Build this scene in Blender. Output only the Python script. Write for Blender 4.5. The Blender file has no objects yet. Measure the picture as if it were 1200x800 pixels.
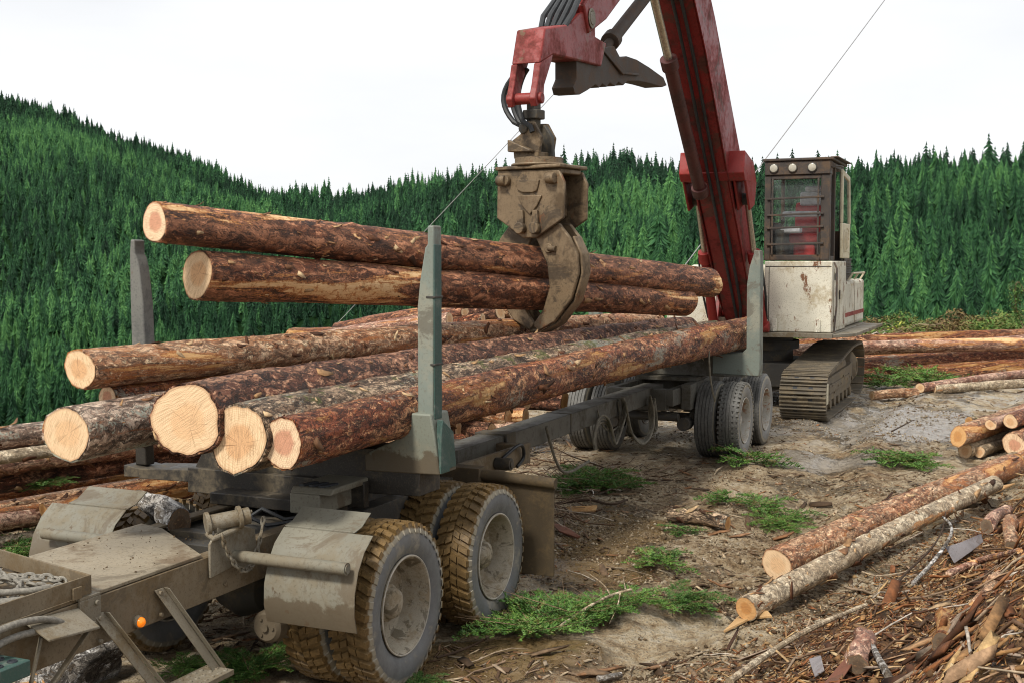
import bpy, bmesh, math, random
import numpy as np
from mathutils import Vector, Matrix
SC = bpy.context.scene
COL = SC.collection
R = math.radians
rnd = random.Random(11)
rng = np.random.default_rng(11)

# ------------------------------------------------------------------ camera numbers (used to survey points of the place)
F = 1400.0; PITCH = R(3.76); CAMH = 2.66; HD = R(23.5)
def ray(px, py):
    cx = (px-600)/F; cy = (400-py)/F
    return Vector((cx, math.cos(PITCH)+cy*math.sin(PITCH), -math.sin(PITCH)+cy*math.cos(PITCH)))
CAM = Vector((0, 0, CAMH))
def at(px, py, Y):
    d = ray(px, py); return CAM + d*(Y/d.y)
def gnd(px, py, z=0.0):
    d = ray(px, py); return CAM + d*((z-CAMH)/d.z)
UX = Vector((math.cos(HD), -math.sin(HD), 0)); VX = Vector((math.sin(HD), math.cos(HD), 0))
TO = Vector((-1.492, 8.465, 0.0))           # truck origin: ground under the middle of the rear tandem
LO = Vector((4.55, 22.7, 0.0))              # loader origin: ground under its turntable
def TW(u, v, z): return TO + UX*u + VX*v + Vector((0, 0, z))
def LW(u, v, z): return LO + UX*u + VX*v + Vector((0, 0, z))
def pl(px, py, u, O=TO):                    # pixel -> (v, z) on the upright plane at lateral offset u
    d = ray(px, py); t = (u-(CAM-O).dot(UX))/d.dot(UX); q = CAM+d*t-O
    return q.dot(VX), q.z
def plv(px, py, v, O=TO):                   # pixel -> (u, z) on the upright plane at length offset v
    d = ray(px, py); t = (v-(CAM-O).dot(VX))/d.dot(VX); q = CAM+d*t-O
    return q.dot(UX), q.z

# ------------------------------------------------------------------ numpy noise
def _hash(ix, iy, iz, seed):
    h = (ix.astype(np.int64)*374761393 + iy.astype(np.int64)*668265263 + iz.astype(np.int64)*2147483647 + seed*144269) & 0xffffffff
    h = ((h ^ (h >> 13))*1274126177) & 0xffffffff
    h = ((h ^ (h >> 16))*2246822519) & 0xffffffff
    return ((h ^ (h >> 15)) & 0xffffff)/float(0xffffff)
def vn(p, seed=0):
    i = np.floor(p).astype(np.int64); f = p-i; f = f*f*(3-2*f)
    o = 0
    for a in (0, 1):
        wa = f[:, 0] if a else 1-f[:, 0]
        for b in (0, 1):
            wb = f[:, 1] if b else 1-f[:, 1]
            for c in (0, 1):
                wc = f[:, 2] if c else 1-f[:, 2]
                o = o+wa*wb*wc*_hash(i[:, 0]+a, i[:, 1]+b, i[:, 2]+c, seed)
    return o*2-1
def fbm(p, octs=4, seed=0, gain=.5):
    o = 0; a = 1.0
    for k in range(octs):
        o = o+a*vn(p*(2.03**k)+k*17.3, seed+k); a *= gain
    return o
def fbm2(x, y, octs=4, seed=0, gain=.5):
    p = np.stack([np.ravel(x), np.ravel(y), np.zeros(np.size(x))], 1)
    return fbm(p, octs, seed, gain).reshape(np.shape(x))
def sstep(a, b, x):
    t = np.clip((x-a)/(b-a), 0, 1); return t*t*(3-2*t)

# ------------------------------------------------------------------ objects
ROOTM = {}
def props(o, label=None, cat=None, group=None, kind=None):
    if label: o['label'] = label
    if cat: o['category'] = cat
    if group: o['group'] = group
    if kind: o['kind'] = kind
    return o
def link(name, mesh, parent=None, M=None):
    o = bpy.data.objects.new(name, mesh); COL.objects.link(o)
    if parent: o.parent = parent
    if M is not None: o.matrix_basis = M
    return o
def empty(name, loc, rotz, label, cat, group=None):
    o = bpy.data.objects.new(name, None); COL.objects.link(o)
    o.location = loc; o.rotation_euler = (0, 0, rotz); o.empty_display_size = .2
    ROOTM[o.name] = Matrix.Translation(loc) @ Matrix.Rotation(rotz, 4, 'Z')
    return props(o, label, cat, group)
def np_mesh(name, V, faces_flat, counts, mat=None, attrs=None, smooth=False):
    me = bpy.data.meshes.new(name)
    V = np.asarray(V, dtype=np.float32); n = len(V)
    me.vertices.add(n); me.vertices.foreach_set('co', V.ravel())
    faces_flat = np.asarray(faces_flat, dtype=np.int32); counts = np.asarray(counts, dtype=np.int32)
    me.loops.add(len(faces_flat)); me.loops.foreach_set('vertex_index', faces_flat)
    me.polygons.add(len(counts))
    starts = np.concatenate([[0], np.cumsum(counts)[:-1]]).astype(np.int32)
    me.polygons.foreach_set('loop_start', starts)
    if smooth: me.polygons.foreach_set('use_smooth', np.ones(len(counts), dtype=bool))
    if attrs:
        for k, a in attrs.items():
            at_ = me.attributes.new(k, 'FLOAT', 'POINT'); at_.data.foreach_set('value', np.asarray(a, dtype=np.float32))
    me.update(calc_edges=True); me.validate()
    if mat: me.materials.append(mat)
    return me

class MB:
    def __init__(s): s.v = []; s.f = []
    def add(s, vs, fs):
        b = len(s.v); s.v += [Vector(p) for p in vs]; s.f += [[b+i for i in f] for f in fs]; return s
    def box(s, c, d, rot=None):
        c = Vector(c); x, y, z = d[0]/2, d[1]/2, d[2]/2
        vs = [Vector((a*x, b*y, e*z)) for a in (-1, 1) for b in (-1, 1) for e in (-1, 1)]
        if rot is not None: vs = [rot @ p for p in vs]
        return s.add([c+p for p in vs], [(0, 1, 3, 2), (4, 6, 7, 5), (0, 4, 5, 1), (2, 3, 7, 6), (0, 2, 6, 4), (1, 5, 7, 3)])
    def bx(s, x0, x1, y0, y1, z0, z1): return s.box(((x0+x1)/2, (y0+y1)/2, (z0+z1)/2), (abs(x1-x0), abs(y1-y0), abs(z1-z0)))
    def bar(s, p, q, w, h, up=(0, 0, 1)):
        p, q = Vector(p), Vector(q); t = (q-p).normalized(); up = Vector(up)
        a = t.cross(up)
        if a.length < 1e-4: a = t.cross(Vector((1, 0, 0)))
        a.normalize(); b = a.cross(t)
        vs = [e+a*i*w/2+b*j*h/2 for e in (p, q) for i in (-1, 1) for j in (-1, 1)]
        return s.add(vs, [(0, 1, 3, 2), (4, 6, 7, 5), (0, 4, 5, 1), (2, 3, 7, 6), (0, 2, 6, 4), (1, 5, 7, 3)])
    def prism(s, pts, axis, a, b):
        n = len(pts)
        def mk(p, t):
            return {'x': (t, p[0], p[1]), 'y': (p[0], t, p[1]), 'z': (p[0], p[1], t)}[axis]
        vs = [mk(p, a) for p in pts]+[mk(p, b) for p in pts]
        return s.add(vs, [list(range(n)), list(range(n, 2*n))]+[(i, (i+1) % n, n+(i+1) % n, n+i) for i in range(n)])
    def sheet(s, prof, axis, a, b, t):          # bent sheet: an open profile line thickened by t and extruded
        P = [Vector(p) for p in prof]; n = len(P); off = []
        for i in range(n):
            d = (P[min(i+1, n-1)]-P[max(i-1, 0)]).normalized(); off.append(Vector((-d.y, d.x))*t)
        return s.prism([tuple(p) for p in P]+[tuple(P[i]+off[i]) for i in reversed(range(n))], axis, a, b)
    def tube(s, pts, r, n=10, closed=False, cap=True):
        P = [Vector(p) for p in pts]; m = len(P)
        rr = r if isinstance(r, (list, tuple)) else [r]*m
        def tan(i):
            return ((P[(i+1) % m]-P[i-1]) if closed else (P[min(i+1, m-1)]-P[max(i-1, 0)])).normalized()
        t0 = tan(0); up = Vector((0, 0, 1)) if abs(t0.z) < .9 else Vector((1, 0, 0))
        a = t0.cross(up).normalized(); vs = []
        for i in range(m):
            t = tan(i); a = (a-t*a.dot(t)).normalized(); b = t.cross(a)
            for k in range(n):
                w = 2*math.pi*k/n; vs.append(P[i]+(a*math.cos(w)+b*math.sin(w))*rr[i])
        fs = []
        for i in range(m if closed else m-1):
            j = (i+1) % m
            for k in range(n):
                fs.append((i*n+k, i*n+(k+1) % n, j*n+(k+1) % n, j*n+k))
        if cap and not closed: fs += [list(range(n)), list(range((m-1)*n, m*n))]
        return s.add(vs, fs)
    def cyl(s, p, q, r, n=20, r2=None): return s.tube([p, q], [r, r if r2 is None else r2], n)
    def lathe(s, prof, n=48, c=(0, 0, 0), closed=False, ax='x'):     # profile of (along, radius)
        c = Vector(c); vs = []; m = len(prof)
        for (x, r) in prof:
            for k in range(n):
                w = 2*math.pi*k/n
                p = (x, r*math.cos(w), r*math.sin(w)) if ax == 'x' else ((r*math.cos(w), x, r*math.sin(w)) if ax == 'y' else (r*math.cos(w), r*math.sin(w), x))
                vs.append(c+Vector(p))
        fs = []
        for i in range(m if closed else m-1):
            j = (i+1) % m
            for k in range(n): fs.append((i*n+k, i*n+(k+1) % n, j*n+(k+1) % n, j*n+k))
        return s.add(vs, fs)
    def xf(s, M):
        s.v = [M @ p for p in s.v]; return s
    def build(s, name, mat, parent=None, bevel=0.0, sharp=38, M=None, world=None, seg=2):
        vs = s.v
        if world is not None:
            inv = ROOTM[world.name].inverted(); vs = [inv @ p for p in vs]
        me = bpy.data.meshes.new(name); me.from_pydata([tuple(p) for p in vs], [], s.f)
        bm = bmesh.new(); bm.from_mesh(me)
        bmesh.ops.recalc_face_normals(bm, faces=bm.faces); bm.to_mesh(me); bm.free()
        me.polygons.foreach_set('use_smooth', [True]*len(me.polygons)); me.set_sharp_from_angle(angle=R(sharp))
        me.materials.append(mat)
        o = link(name, me, parent, M)
        if bevel:
            m = o.modifiers.new('bevel', 'BEVEL'); m.width = bevel; m.segments = seg; m.limit_method = 'ANGLE'; m.angle_limit = R(35)
            m.harden_normals = False
        return o
def copy_tree(o, parent=None):
    c = o.copy(); COL.objects.link(c); c.parent = parent
    for ch in list(o.children): copy_tree(ch, c)
    return c

# ------------------------------------------------------------------ materials
class G:
    def __init__(s, name):
        s.m = bpy.data.materials.new(name); s.m.use_nodes = True; s.t = s.m.node_tree
        s.b = s.t.nodes['Principled BSDF']; s.tc = None
    def n(s, typ, ins=None, **pr):
        nd = s.t.nodes.new('ShaderNode'+typ)
        for k, v in pr.items(): setattr(nd, k, v)
        for k, v in (ins or {}).items():
            sock = nd.inputs[k]
            if isinstance(v, bpy.types.NodeSocket): s.t.links.new(v, sock)
            else: sock.default_value = v
        return nd
    def obj(s):
        if not s.tc: s.tc = s.n('TexCoord')
        return s.tc.outputs['Object']
    def uv(s):
        if not s.tc: s.tc = s.n('TexCoord')
        return s.tc.outputs['UV']
    def vec(s, v, scale=(1, 1, 1), loc=(0, 0, 0), rot=(0, 0, 0)):
        return s.n('Mapping', {'Vector': v, 'Scale': scale, 'Location': loc, 'Rotation': rot}).outputs[0]
    def seeded(s, amt=40.0):              # object coordinates shifted by a random amount per object
        r = s.n('ObjectInfo').outputs['Random']
        m = s.n('VectorMath', {0: (amt, amt*1.7, amt*2.3), 'Scale': r}, operation='SCALE').outputs[0]
        return s.n('VectorMath', {0: s.obj(), 1: m}, operation='ADD').outputs[0]
    def noise(s, v, scale=5, detail=5, rough=.55, dist=0.0):
        return s.n('TexNoise', {'Vector': v, 'Scale': scale, 'Detail': detail, 'Roughness': rough, 'Distortion': dist}).outputs['Fac']
    def voro(s, v, scale=5, feature='F1', out='Distance'):
        return s.n('TexVoronoi', {'Vector': v, 'Scale': scale}, feature=feature).outputs[out]
    def ramp(s, fac, stops, interp='LINEAR'):
        nd = s.n('ValToRGB', {'Fac': fac}); cr = nd.color_ramp; cr.interpolation = interp
        while len(cr.elements) < len(stops): cr.elements.new(.5)
        for e, (p, c) in zip(cr.elements, stops):
            e.position = p; e.color = (c[0], c[1], c[2], 1) if not isinstance(c, (int, float)) else (c, c, c, 1)
        return nd.outputs['Color']
    def mask(s, fac, a, b): return s.n('MapRange', {'Value': fac, 'From Min': a, 'From Max': b}, interpolation_type='SMOOTHSTEP').outputs[0]
    def mix(s, fac, a, b, mode='MIX'):
        nd = s.n('Mix', None, data_type='RGBA', blend_type=mode)
        for i, v in ((0, fac), (6, a), (7, b)):
            if isinstance(v, bpy.types.NodeSocket): s.t.links.new(v, nd.inputs[i])
            elif i == 0: nd.inputs[0].default_value = v
            else: nd.inputs[i].default_value = (v[0], v[1], v[2], 1)
        return nd.outputs[2]
    def math(s, op, a, b=0.0, c=0.0, clamp=False):
        return s.n('Math', {0: a, 1: b, 2: c}, operation=op, use_clamp=clamp).outputs[0]
    def sep(s, v): return s.n('SeparateXYZ', {0: v}).outputs
    def attr(s, name): return s.n('Attribute', None, attribute_name=name).outputs['Fac']
    def bump(s, h, strength=.5, dist=.01, normal=None):
        ins = {'Height': h, 'Strength': strength, 'Distance': dist}
        if normal is not None: ins['Normal'] = normal
        return s.n('Bump', ins).outputs[0]
    def done(s, color=None, rough=None, normal=None, metal=0.0, spec=None, **ins):
        def st(k, v):
            if v is None: return
            sk = s.b.inputs[k]
            if isinstance(v, bpy.types.NodeSocket): s.t.links.new(v, sk)
            elif isinstance(v, (tuple, list)) and len(v) == 3: sk.default_value = (*v, 1)
            else: sk.default_value = v
        st('Base Color', color); st('Roughness', rough); st('Normal', normal); st('Metallic', metal); st('Specular IOR Level', spec)
        for k, v in ins.items(): st(k.replace('_', ' '), v)
        return s.m

def paint(name, base, dirt, amt=.5, rough=.55, scale=2.2, rust=None, rust_amt=.35, metal=0.0, bump=.25, grime=None, mud_z=None):
    g = G(name); p = g.seeded(9)
    n1 = g.noise(p, scale, 8, .62, .3); n2 = g.noise(p, scale*9, 6, .6); n3 = g.noise(p, scale*30, 3, .6)
    s = g.math('ADD', n1, g.math('MULTIPLY', g.math('SUBTRACT', n2, .5), .45))
    c = g.mix(g.mask(g.noise(p, scale*.7, 3), .35, .65), base, tuple(x*.78 for x in base))
    c = g.mix(g.mask(s, .62-amt*.35, .82-amt*.3), c, dirt)
    c = g.mix(g.math('MULTIPLY', g.mask(n3, .52, .68), .55), c, tuple(x*.6 for x in dirt))
    if grime:
        c = g.mix(g.math('MULTIPLY', g.mask(g.noise(p, scale*1.3, 6, .7, 1.0), .53, .6), .8), c, grime)
    if rust:
        rm = g.mask(g.math('ADD', g.noise(g.vec(p, (1, 1, .5), (3, 1, 7)), scale*2.4, 9, .7), g.math('MULTIPLY', n3, .12)), .74-rust_amt*.25, .8-rust_amt*.25)
        c = g.mix(rm, c, rust)
    if mud_z:
        zz = g.math('ADD', g.sep(g.obj())[2], g.math('MULTIPLY', g.math('SUBTRACT', g.noise(g.obj(), 5.5, 5, .6), .5), .30))
        c = g.mix(g.math('MULTIPLY', g.math('SUBTRACT', 1.0, g.mask(zz, mud_z-.012, mud_z+.012)), .85), c, (.085, .062, .036))
        c = g.mix(g.math('MULTIPLY', g.mask(g.noise(g.vec(g.obj(), (1, 1, 1), (3.3, 8.1, 2.2)), 6.5, 5, .6), .655, .675), .8), c, (.09, .06, .034))
    h = g.math('ADD', g.math('MULTIPLY', s, .6), g.math('MULTIPLY', n3, .4))
    rr = g.mix(g.mask(s, .4, .7), (rough,)*3, (.9,)*3)
    return g.done(c, rr, g.bump(h, bump, .01), metal)

def bark(name, dark, mid, light, strip=None, strip_at=.62, lichen=None, lichen_at=.6, ridge=13, deep=.6, alt=None, moss=None, stretch=.24, slen=.12):
    mid = tuple(min(.7, x*1.18) for x in mid); light = tuple(min(.7, x*1.22) for x in light); strip_at -= .018
    g = G(name); p = g.seeded(60)
    wv = g.n('TexNoise', {'Vector': p, 'Scale': ridge*.7, 'Detail': 4}).outputs['Color']
    pd = g.n('VectorMath', {0: p, 1: g.n('VectorMath', {0: wv, 'Scale': .11}, operation='SCALE').outputs[0]}, operation='ADD').outputs[0]
    ps = g.vec(pd, (stretch, 1, 1)); pl_ = g.vec(p, (.3, 1, 1))
    nr = g.noise(ps, ridge, 10, .72, .4); nf = g.noise(p, ridge*6, 6, .65); nb = g.noise(pl_, 1.9, 5, .6)
    cell = g.sep(g.voro(ps, ridge*1.6, 'F1', 'Color'))[0]
    cr = g.math('ABSOLUTE', g.math('SUBTRACT', g.noise(ps, ridge*.8, 7, .62, .3), .5)); crack = g.mask(cr, .0, .035)
    cr2 = g.math('ABSOLUTE', g.math('SUBTRACT', g.noise(g.vec(pd, (.8, 1, 1), (4, 4, 4)), ridge*1.5, 6, .62), .5)); crack2 = g.mask(cr2, .0, .025)
    f = g.math('ADD', g.math('MULTIPLY', nr, .62), g.math('ADD', g.math('MULTIPLY', nf, .22), g.math('MULTIPLY', cell, .16)))
    c = g.ramp(f, [(.34, dark), (.48, mid), (.60, light), (.70, tuple(min(1, x*1.5) for x in light))])
    if alt: c = g.mix(g.mask(g.noise(pl_, 2.6, 7, .7, .6), .45, .6), c, g.mix(g.mask(f, .38, .62), alt, tuple(min(1, x*2.3) for x in alt)))
    fl = g.noise(g.vec(pd, (stretch*1.25, 1, 1), (7, 1, 3)), ridge*2.3, 8, .78, .3)
    c = g.mix(g.math('MULTIPLY', g.mask(fl, .535, .60), .75), c, tuple(min(1, x*1.75) for x in light))
    c = g.mix(g.math('MULTIPLY', g.math('SUBTRACT', 1.0, g.mask(fl, .38, .455)), .8), c, tuple(x*.55 for x in dark))
    c = g.mix(g.math('MULTIPLY', g.math('SUBTRACT', 1.0, g.math('MULTIPLY', crack, crack2)), .8), c, tuple(x*.4 for x in dark))
    if lichen:
        lm = g.mask(g.math('ADD', g.noise(pl_, 3.0, 3), g.math('MULTIPLY', g.math('SUBTRACT', g.noise(p, 30, 8, .75), .5), .7)), lichen_at, lichen_at+.06)
        c = g.mix(g.math('MULTIPLY', lm, .85), c, lichen)
    if moss:
        up = g.sep(g.n('NewGeometry').outputs['Normal'])[2]
        mm = g.math('MULTIPLY', g.mask(g.math('ADD', g.noise(p, 2.6, 8, .75), g.math('MULTIPLY', up, .12)), .64, .70), .85)
        c = g.mix(mm, c, moss)
    h = g.math('ADD', g.math('MULTIPLY', nr, .7), g.math('MULTIPLY', g.math('MULTIPLY', crack, crack2), .35))
    h = g.math('ADD', h, g.math('ADD', g.math('MULTIPLY', nf, .25), g.math('MULTIPLY', cell, .12)))
    if strip:
        sv = g.math('ADD', g.noise(g.vec(p, (slen, 1, 1), (5, 2, 9)), 3.4, 7, .66, .7), g.math('MULTIPLY', g.math('SUBTRACT', nf, .5), .14))
        s2 = g.noise(g.vec(p, (.5, 1, 1), (15, 2, 19)), 9, 6, .7, .5)
        sv = g.math('MAXIMUM', sv, g.math('SUBTRACT', s2, .07))
        sm = g.mask(sv, strip_at, strip_at+.02); edge = g.mask(sv, strip_at-.04, strip_at+.002)
        sc = g.mix(g.mask(g.noise(g.vec(p, (.08, 1, 1)), 40, 4), .35, .65), strip[0], strip[1])
        sc = g.mix(g.mask(g.noise(p, 14, 6, .7), .52, .64), sc, strip[2])
        c = g.mix(edge, c, strip[2]); c = g.mix(sm, c, sc)
        h = g.math('SUBTRACT', h, g.math('MULTIPLY', sm, .6))
    h = g.math('ADD', h, g.math('MULTIPLY', fl, .35))
    return g.done(c, g.mix(nf, (.45,)*3, (.8,)*3), g.bump(h, min(1.0, deep*1.2), .05), 0, .4)

def cutwood(name, sap, heart, ring=46, grime=.3, heart_r=.55):
    g = G(name); uv = g.uv()
    v = g.vec(uv, (2, 2, 1), (-1, -1, 0)); rn = g.n('ObjectInfo').outputs['Random']
    r = g.n('VectorMath', {0: v}, operation='LENGTH').outputs['Value']
    sh = g.n('VectorMath', {0: (31, 17, 0), 'Scale': rn}, operation='SCALE').outputs[0]
    q = g.n('VectorMath', {0: v, 1: sh}, operation='ADD').outputs[0]
    wob = g.noise(q, 2.2, 4)
    po = g.n('VectorMath', {0: v, 1: g.n('VectorMath', {0: g.n('VectorRotate', {'Vector': (.16, 0, 0), 'Angle': g.math('MULTIPLY', rn, 40.0)}, rotation_type='Z_AXIS').outputs[0], 1: (0, 0, 0)}, operation='ADD').outputs[0]}, operation='ADD').outputs[0]
    r2 = g.n('VectorMath', {0: po}, operation='LENGTH').outputs['Value']; rad = g.n('VectorMath', {0: po}, operation='NORMALIZE').outputs[0]
    rr = g.math('ADD', g.math('MULTIPLY', g.math('ADD', r, r2), .5), g.math('MULTIPLY', g.math('SUBTRACT', wob, .5), .22))
    rings = g.math('SINE', g.math('MULTIPLY', rr, ring*2))
    c = g.mix(g.mask(rr, heart_r-.12, heart_r+.08), heart, sap)
    c = g.mix(g.math('MULTIPLY', g.mask(rings, .1, 1.0), .3), c, tuple(x*.62 for x in heart))
    # saw marks across the face at a random angle
    an = g.math('MULTIPLY', rn, 6.28)
    sv = g.n('VectorRotate', {'Vector': q, 'Angle': an}, rotation_type='Z_AXIS').outputs[0]
    saw = g.noise(g.vec(sv, (26, 1.1, 1)), 1.6, 3, .5)
    c = g.mix(g.math('MULTIPLY', g.mask(saw, .46, .62), .6), c, tuple(x*.6 for x in heart))
    chk = g.math('ABSOLUTE', g.math('SUBTRACT', g.noise(g.n('VectorMath', {0: rad, 1: sh}, operation='ADD').outputs[0], 3.2, 3), .5))
    c = g.mix(g.math('MULTIPLY', g.math('MULTIPLY', g.math('SUBTRACT', 1.0, g.mask(chk, .0, .010)), g.math('SUBTRACT', 1.0, g.mask(r2, .45, .8))), .7), c, (.16, .07, .025))
    c = g.mix(g.math('MULTIPLY', g.mask(g.noise(q, 3.5, 9, .75), .53, .66), grime*1.5), c, (.30, .17, .08))
    c = g.mix(g.math('MULTIPLY', g.mask(r, .9, 1.0), .5), c, (.28, .12, .05))
    h = g.math('ADD', g.math('MULTIPLY', saw, .7), g.math('MULTIPLY', g.noise(q, 30, 4), .4))
    return g.done(c, .75, g.bump(h, .5, .008), 0, .3)

def plain(name, col, rough=.5, metal=0.0, var=.25, scale=12, bump=.15, **k):
    g = G(name); p = g.seeded(5); n = g.noise(p, scale, 6, .6)
    c = g.mix(g.mask(n, .3, .7), tuple(x*(1-var) for x in col), tuple(min(1, x*(1+var)) for x in col))
    return g.done(c, rough, g.bump(n, bump, .005), metal, **k)

MUD = (.21, .165, .105); MUDG = (.27, .245, .195)
M = {}
M['frame'] = paint('muddy_frame_paint', (.185, .145, .092), (.13, .09, .045), .55, .7, 2.4, rust=(.20, .085, .025), rust_amt=.12, grime=(.10, .075, .045), bump=.45)
M['deck'] = paint('muddy_deck_plate', (.265, .225, .158), (.14, .10, .06), .35, .6, 2.0, bump=.35, grime=(.12, .095, .06))
M['fender'] = paint('grey_green_mudguard', (.20, .19, .148), (.17, .145, .10), .5, .6, 1.5, bump=.25, grime=(.11, .085, .055), mud_z=.71)
M['foot'] = paint('grey_green_stake_foot', (.185, .20, .16), (.20, .19, .14), .5, .6, 1.8, bump=.25, mud_z=1.39)
M['stake'] = paint('grey_green_stake', (.185, .215, .185), (.24, .24, .19), .5, .55, 1.8, bump=.2, grime=(.12, .11, .085))
M['stake_old'] = paint('weathered_grey_stake', (.155, .155, .14), (.10, .10, .095), .4, .6, 2.5, bump=.3, rust=(.14, .10, .07), rust_amt=.3)
M['green'] = paint('worn_green_paint', (.035, .082, .068), (.15, .17, .145), .35, .5, 3.0, bump=.15)
M['dark'] = paint('dark_greasy_steel', (.045, .042, .036), (.10, .08, .052), .45, .6, 3.0, bump=.4)
M['bunk'] = paint('worn_black_bunk', (.026, .022, .017), (.115, .092, .06), .4, .45, 3.0, bump=.3)
M['beam'] = paint('muddy_dark_beam', (.115, .11, .092), (.07, .06, .042), .5, .5, 2.2, bump=.3)
M['flap'] = paint('brown_mud_flap', (.075, .052, .026), (.11, .075, .035), .5, .75, 4, bump=.4)
M['steel'] = paint('muddy_grey_steel', (.21, .185, .138), (.14, .105, .06), .5, .55, 4, bump=.35)
M['red'] = paint('worn_red_paint', (.235, .014, .012), (.085, .016, .011), .35, .42, 1.3, rust=(.07, .035, .022), rust_amt=.2, bump=.12, grime=(.075, .03, .02))
M['redhose'] = paint('greasy_dark_red', (.075, .016, .013), (.05, .022, .016), .5, .45, 3, bump=.15)
M['redbright'] = paint('bright_red_paint', (.26, .014, .011), (.18, .03, .02), .3, .42, 2.5, rust=(.09, .04, .025), rust_amt=.3, bump=.12)
M['redhead'] = paint('faded_red_paint', (.25, .026, .022), (.12, .022, .017), .4, .45, 2.0, rust=(.13, .075, .045), rust_amt=.4, bump=.15)
M['white'] = paint('dirty_white_paint', (.66, .63, .52), (.40, .34, .23), .42, .5, 1.6, rust=(.16, .07, .03), rust_amt=.5, bump=.12)
M['cream'] = paint('cream_door_paint', (.62, .56, .40), (.42, .35, .22), .35, .5, 2.5, rust=(.18, .08, .03), rust_amt=.3, bump=.1)
M['cab'] = paint('dark_brown_cab_frame', (.042, .034, .029), (.10, .065, .04), .45, .5, 3.0, bump=.25)
M['grapple'] = paint('rusty_worn_grapple', (.21, .15, .088), (.10, .068, .038), .5, .5, 2.2, rust=(.16, .07, .03), rust_amt=.4, metal=.25, bump=.3, grime=(.055, .04, .026))
M['heel'] = paint('dark_rusty_heel', (.05, .036, .026), (.085, .05, .03), .5, .7, 3.5, bump=.4)
M['track'] = paint('mud_caked_track', (.115, .095, .066), (.185, .145, .09), .5, .65, 4, bump=.6)
M['trackframe'] = paint('muddy_track_frame', (.15, .12, .08), (.20, .15, .085), .55, .75, 3, bump=.6)
M['chrome'] = plain('worn_chrome_rod', (.50, .46, .38), .3, .85, .25, 30)
M['hose'] = plain('black_rubber_hose', (.018, .02, .022), .5, 0, .3)
M['ropehose'] = plain('muddy_air_hose', (.165, .15, .115), .8, 0, .3, 20)
M['wire'] = plain('muddy_wire_rope', (.20, .185, .155), .7, .2, .3, 60, .4)
M['guy'] = plain('grey_guy_cable', (.26, .26, .265), .6, 0, .1)
M['light'] = plain('lamp_lens', (.42, .40, .33), .2, 0, .1, 20)
M['amber'] = plain('amber_lens', (.85, .20, .01), .2, 0, .2, 40, Emission_Color=(1, .22, .01), Emission_Strength=.2)
M['seatred'] = plain('red_seat_fabric', (.42, .03, .03), .8)
M['seatgrey'] = plain('pale_grey_fabric', (.55, .56, .58), .8)
M['slot'] = plain('dark_slot', (.02, .024, .03), .6)
def glass():
    g = G('dusty_glass')
    return g.done((.16, .18, .18), .08, None, 0, .6, Alpha=.13)
M['glass'] = glass()
def tyre_mat(name, tread, wall, lo=.478, hi=.492):
    g = G(name); s = g.sep(g.obj()); r = g.math('SQRT', g.math('ADD', g.math('MULTIPLY', s[1], s[1]), g.math('MULTIPLY', s[2], s[2])))
    p = g.seeded(7); n = g.noise(p, 7, 7, .65); n2 = g.noise(p, 40, 4, .6)
    rr = g.math('ADD', r, g.math('MULTIPLY', g.math('SUBTRACT', n, .5), .05))
    w = g.mix(g.mask(n, .35, .65), wall, tuple(x*.72 for x in wall))
    w = g.mix(g.mask(g.math('ADD', g.noise(p, 3.5, 6, .7), g.math('MULTIPLY', n2, .1)), .55, .7), w, (.26, .24, .20))
    t = g.mix(g.mask(n2, .35, .65), tread, tuple(x*.6 for x in tread))
    t = g.mix(g.mask(g.noise(p, 4, 5), .5, .7), t, tuple(x*.55 for x in tread))
    band = g.math('MULTIPLY', g.mask(rr, lo-.035, lo-.015), .7)
    c = g.mix(band, w, (.32, .28, .20)); c = g.mix(g.mask(rr, lo, hi), c, t)
    return g.done(c, g.mix(n, (.35,)*3, (.75,)*3), g.bump(g.math('ADD', g.math('MULTIPLY', n2, .6), n), .35, .008), 0, .4)
M['tyre_mud'] = tyre_mat('muddy_lug_tyre', (.17, .105, .038), (.165, .17, .172))
M['tyre_grey'] = tyre_mat('dusty_grey_tyre', (.125, .122, .112), (.23, .23, .22))
M['rim'] = paint('muddy_rim', (.36, .32, .245), (.24, .19, .12), .5, .65, 5, bump=.3, grime=(.10, .08, .05))
M['rim_pale'] = paint('pale_dusty_rim', (.45, .43, .38), (.30, .26, .20), .5, .65, 5, bump=.2, grime=(.25, .12, .06))
M['rimedge'] = plain('bright_rim_edge', (.42, .39, .33), .5, .1)
# bark
ORG = ((.58, .27, .075), (.70, .42, .18), (.36, .11, .022)); CRM = ((.74, .50, .26), (.66, .40, .18), (.42, .17, .05)); RED = ((.36, .12, .04), (.46, .19, .07), (.15, .05, .02))
M['bark_red'] = bark('red_brown_bark', (.030, .010, .005), (.20, .060, .022), (.50, .255, .125), strip=ORG, strip_at=.585, lichen=(.42, .38, .29), lichen_at=.60, alt=(.17, .045, .018), deep=.8)
M['bark_dark'] = bark('dark_furrowed_bark', (.018, .008, .005), (.130, .045, .022), (.34, .18, .105), ridge=9, deep=1.0, alt=(.075, .026, .013), stretch=.4)
M['bark_grey'] = bark('grey_lichened_bark', (.045, .028, .018), (.235, .150, .105), (.50, .39, .30), strip=ORG, strip_at=.63, lichen=(.36, .40, .33), lichen_at=.56, deep=.5)
M['bark_moss'] = bark('mossy_grey_bark', (.03, .018, .011), (.19, .118, .070), (.44, .32, .21), strip=ORG, strip_at=.68, lichen=(.33, .34, .28), lichen_at=.60, moss=(.10, .115, .02), ridge=11, deep=.8)
M['bark_smooth'] = bark('smooth_dark_red_bark', (.018, .007, .003), (.115, .034, .012), (.30, .135, .07), strip=CRM, strip_at=.605, ridge=9, deep=.4, alt=(.11, .045, .022), stretch=.25, slen=.10)
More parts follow.
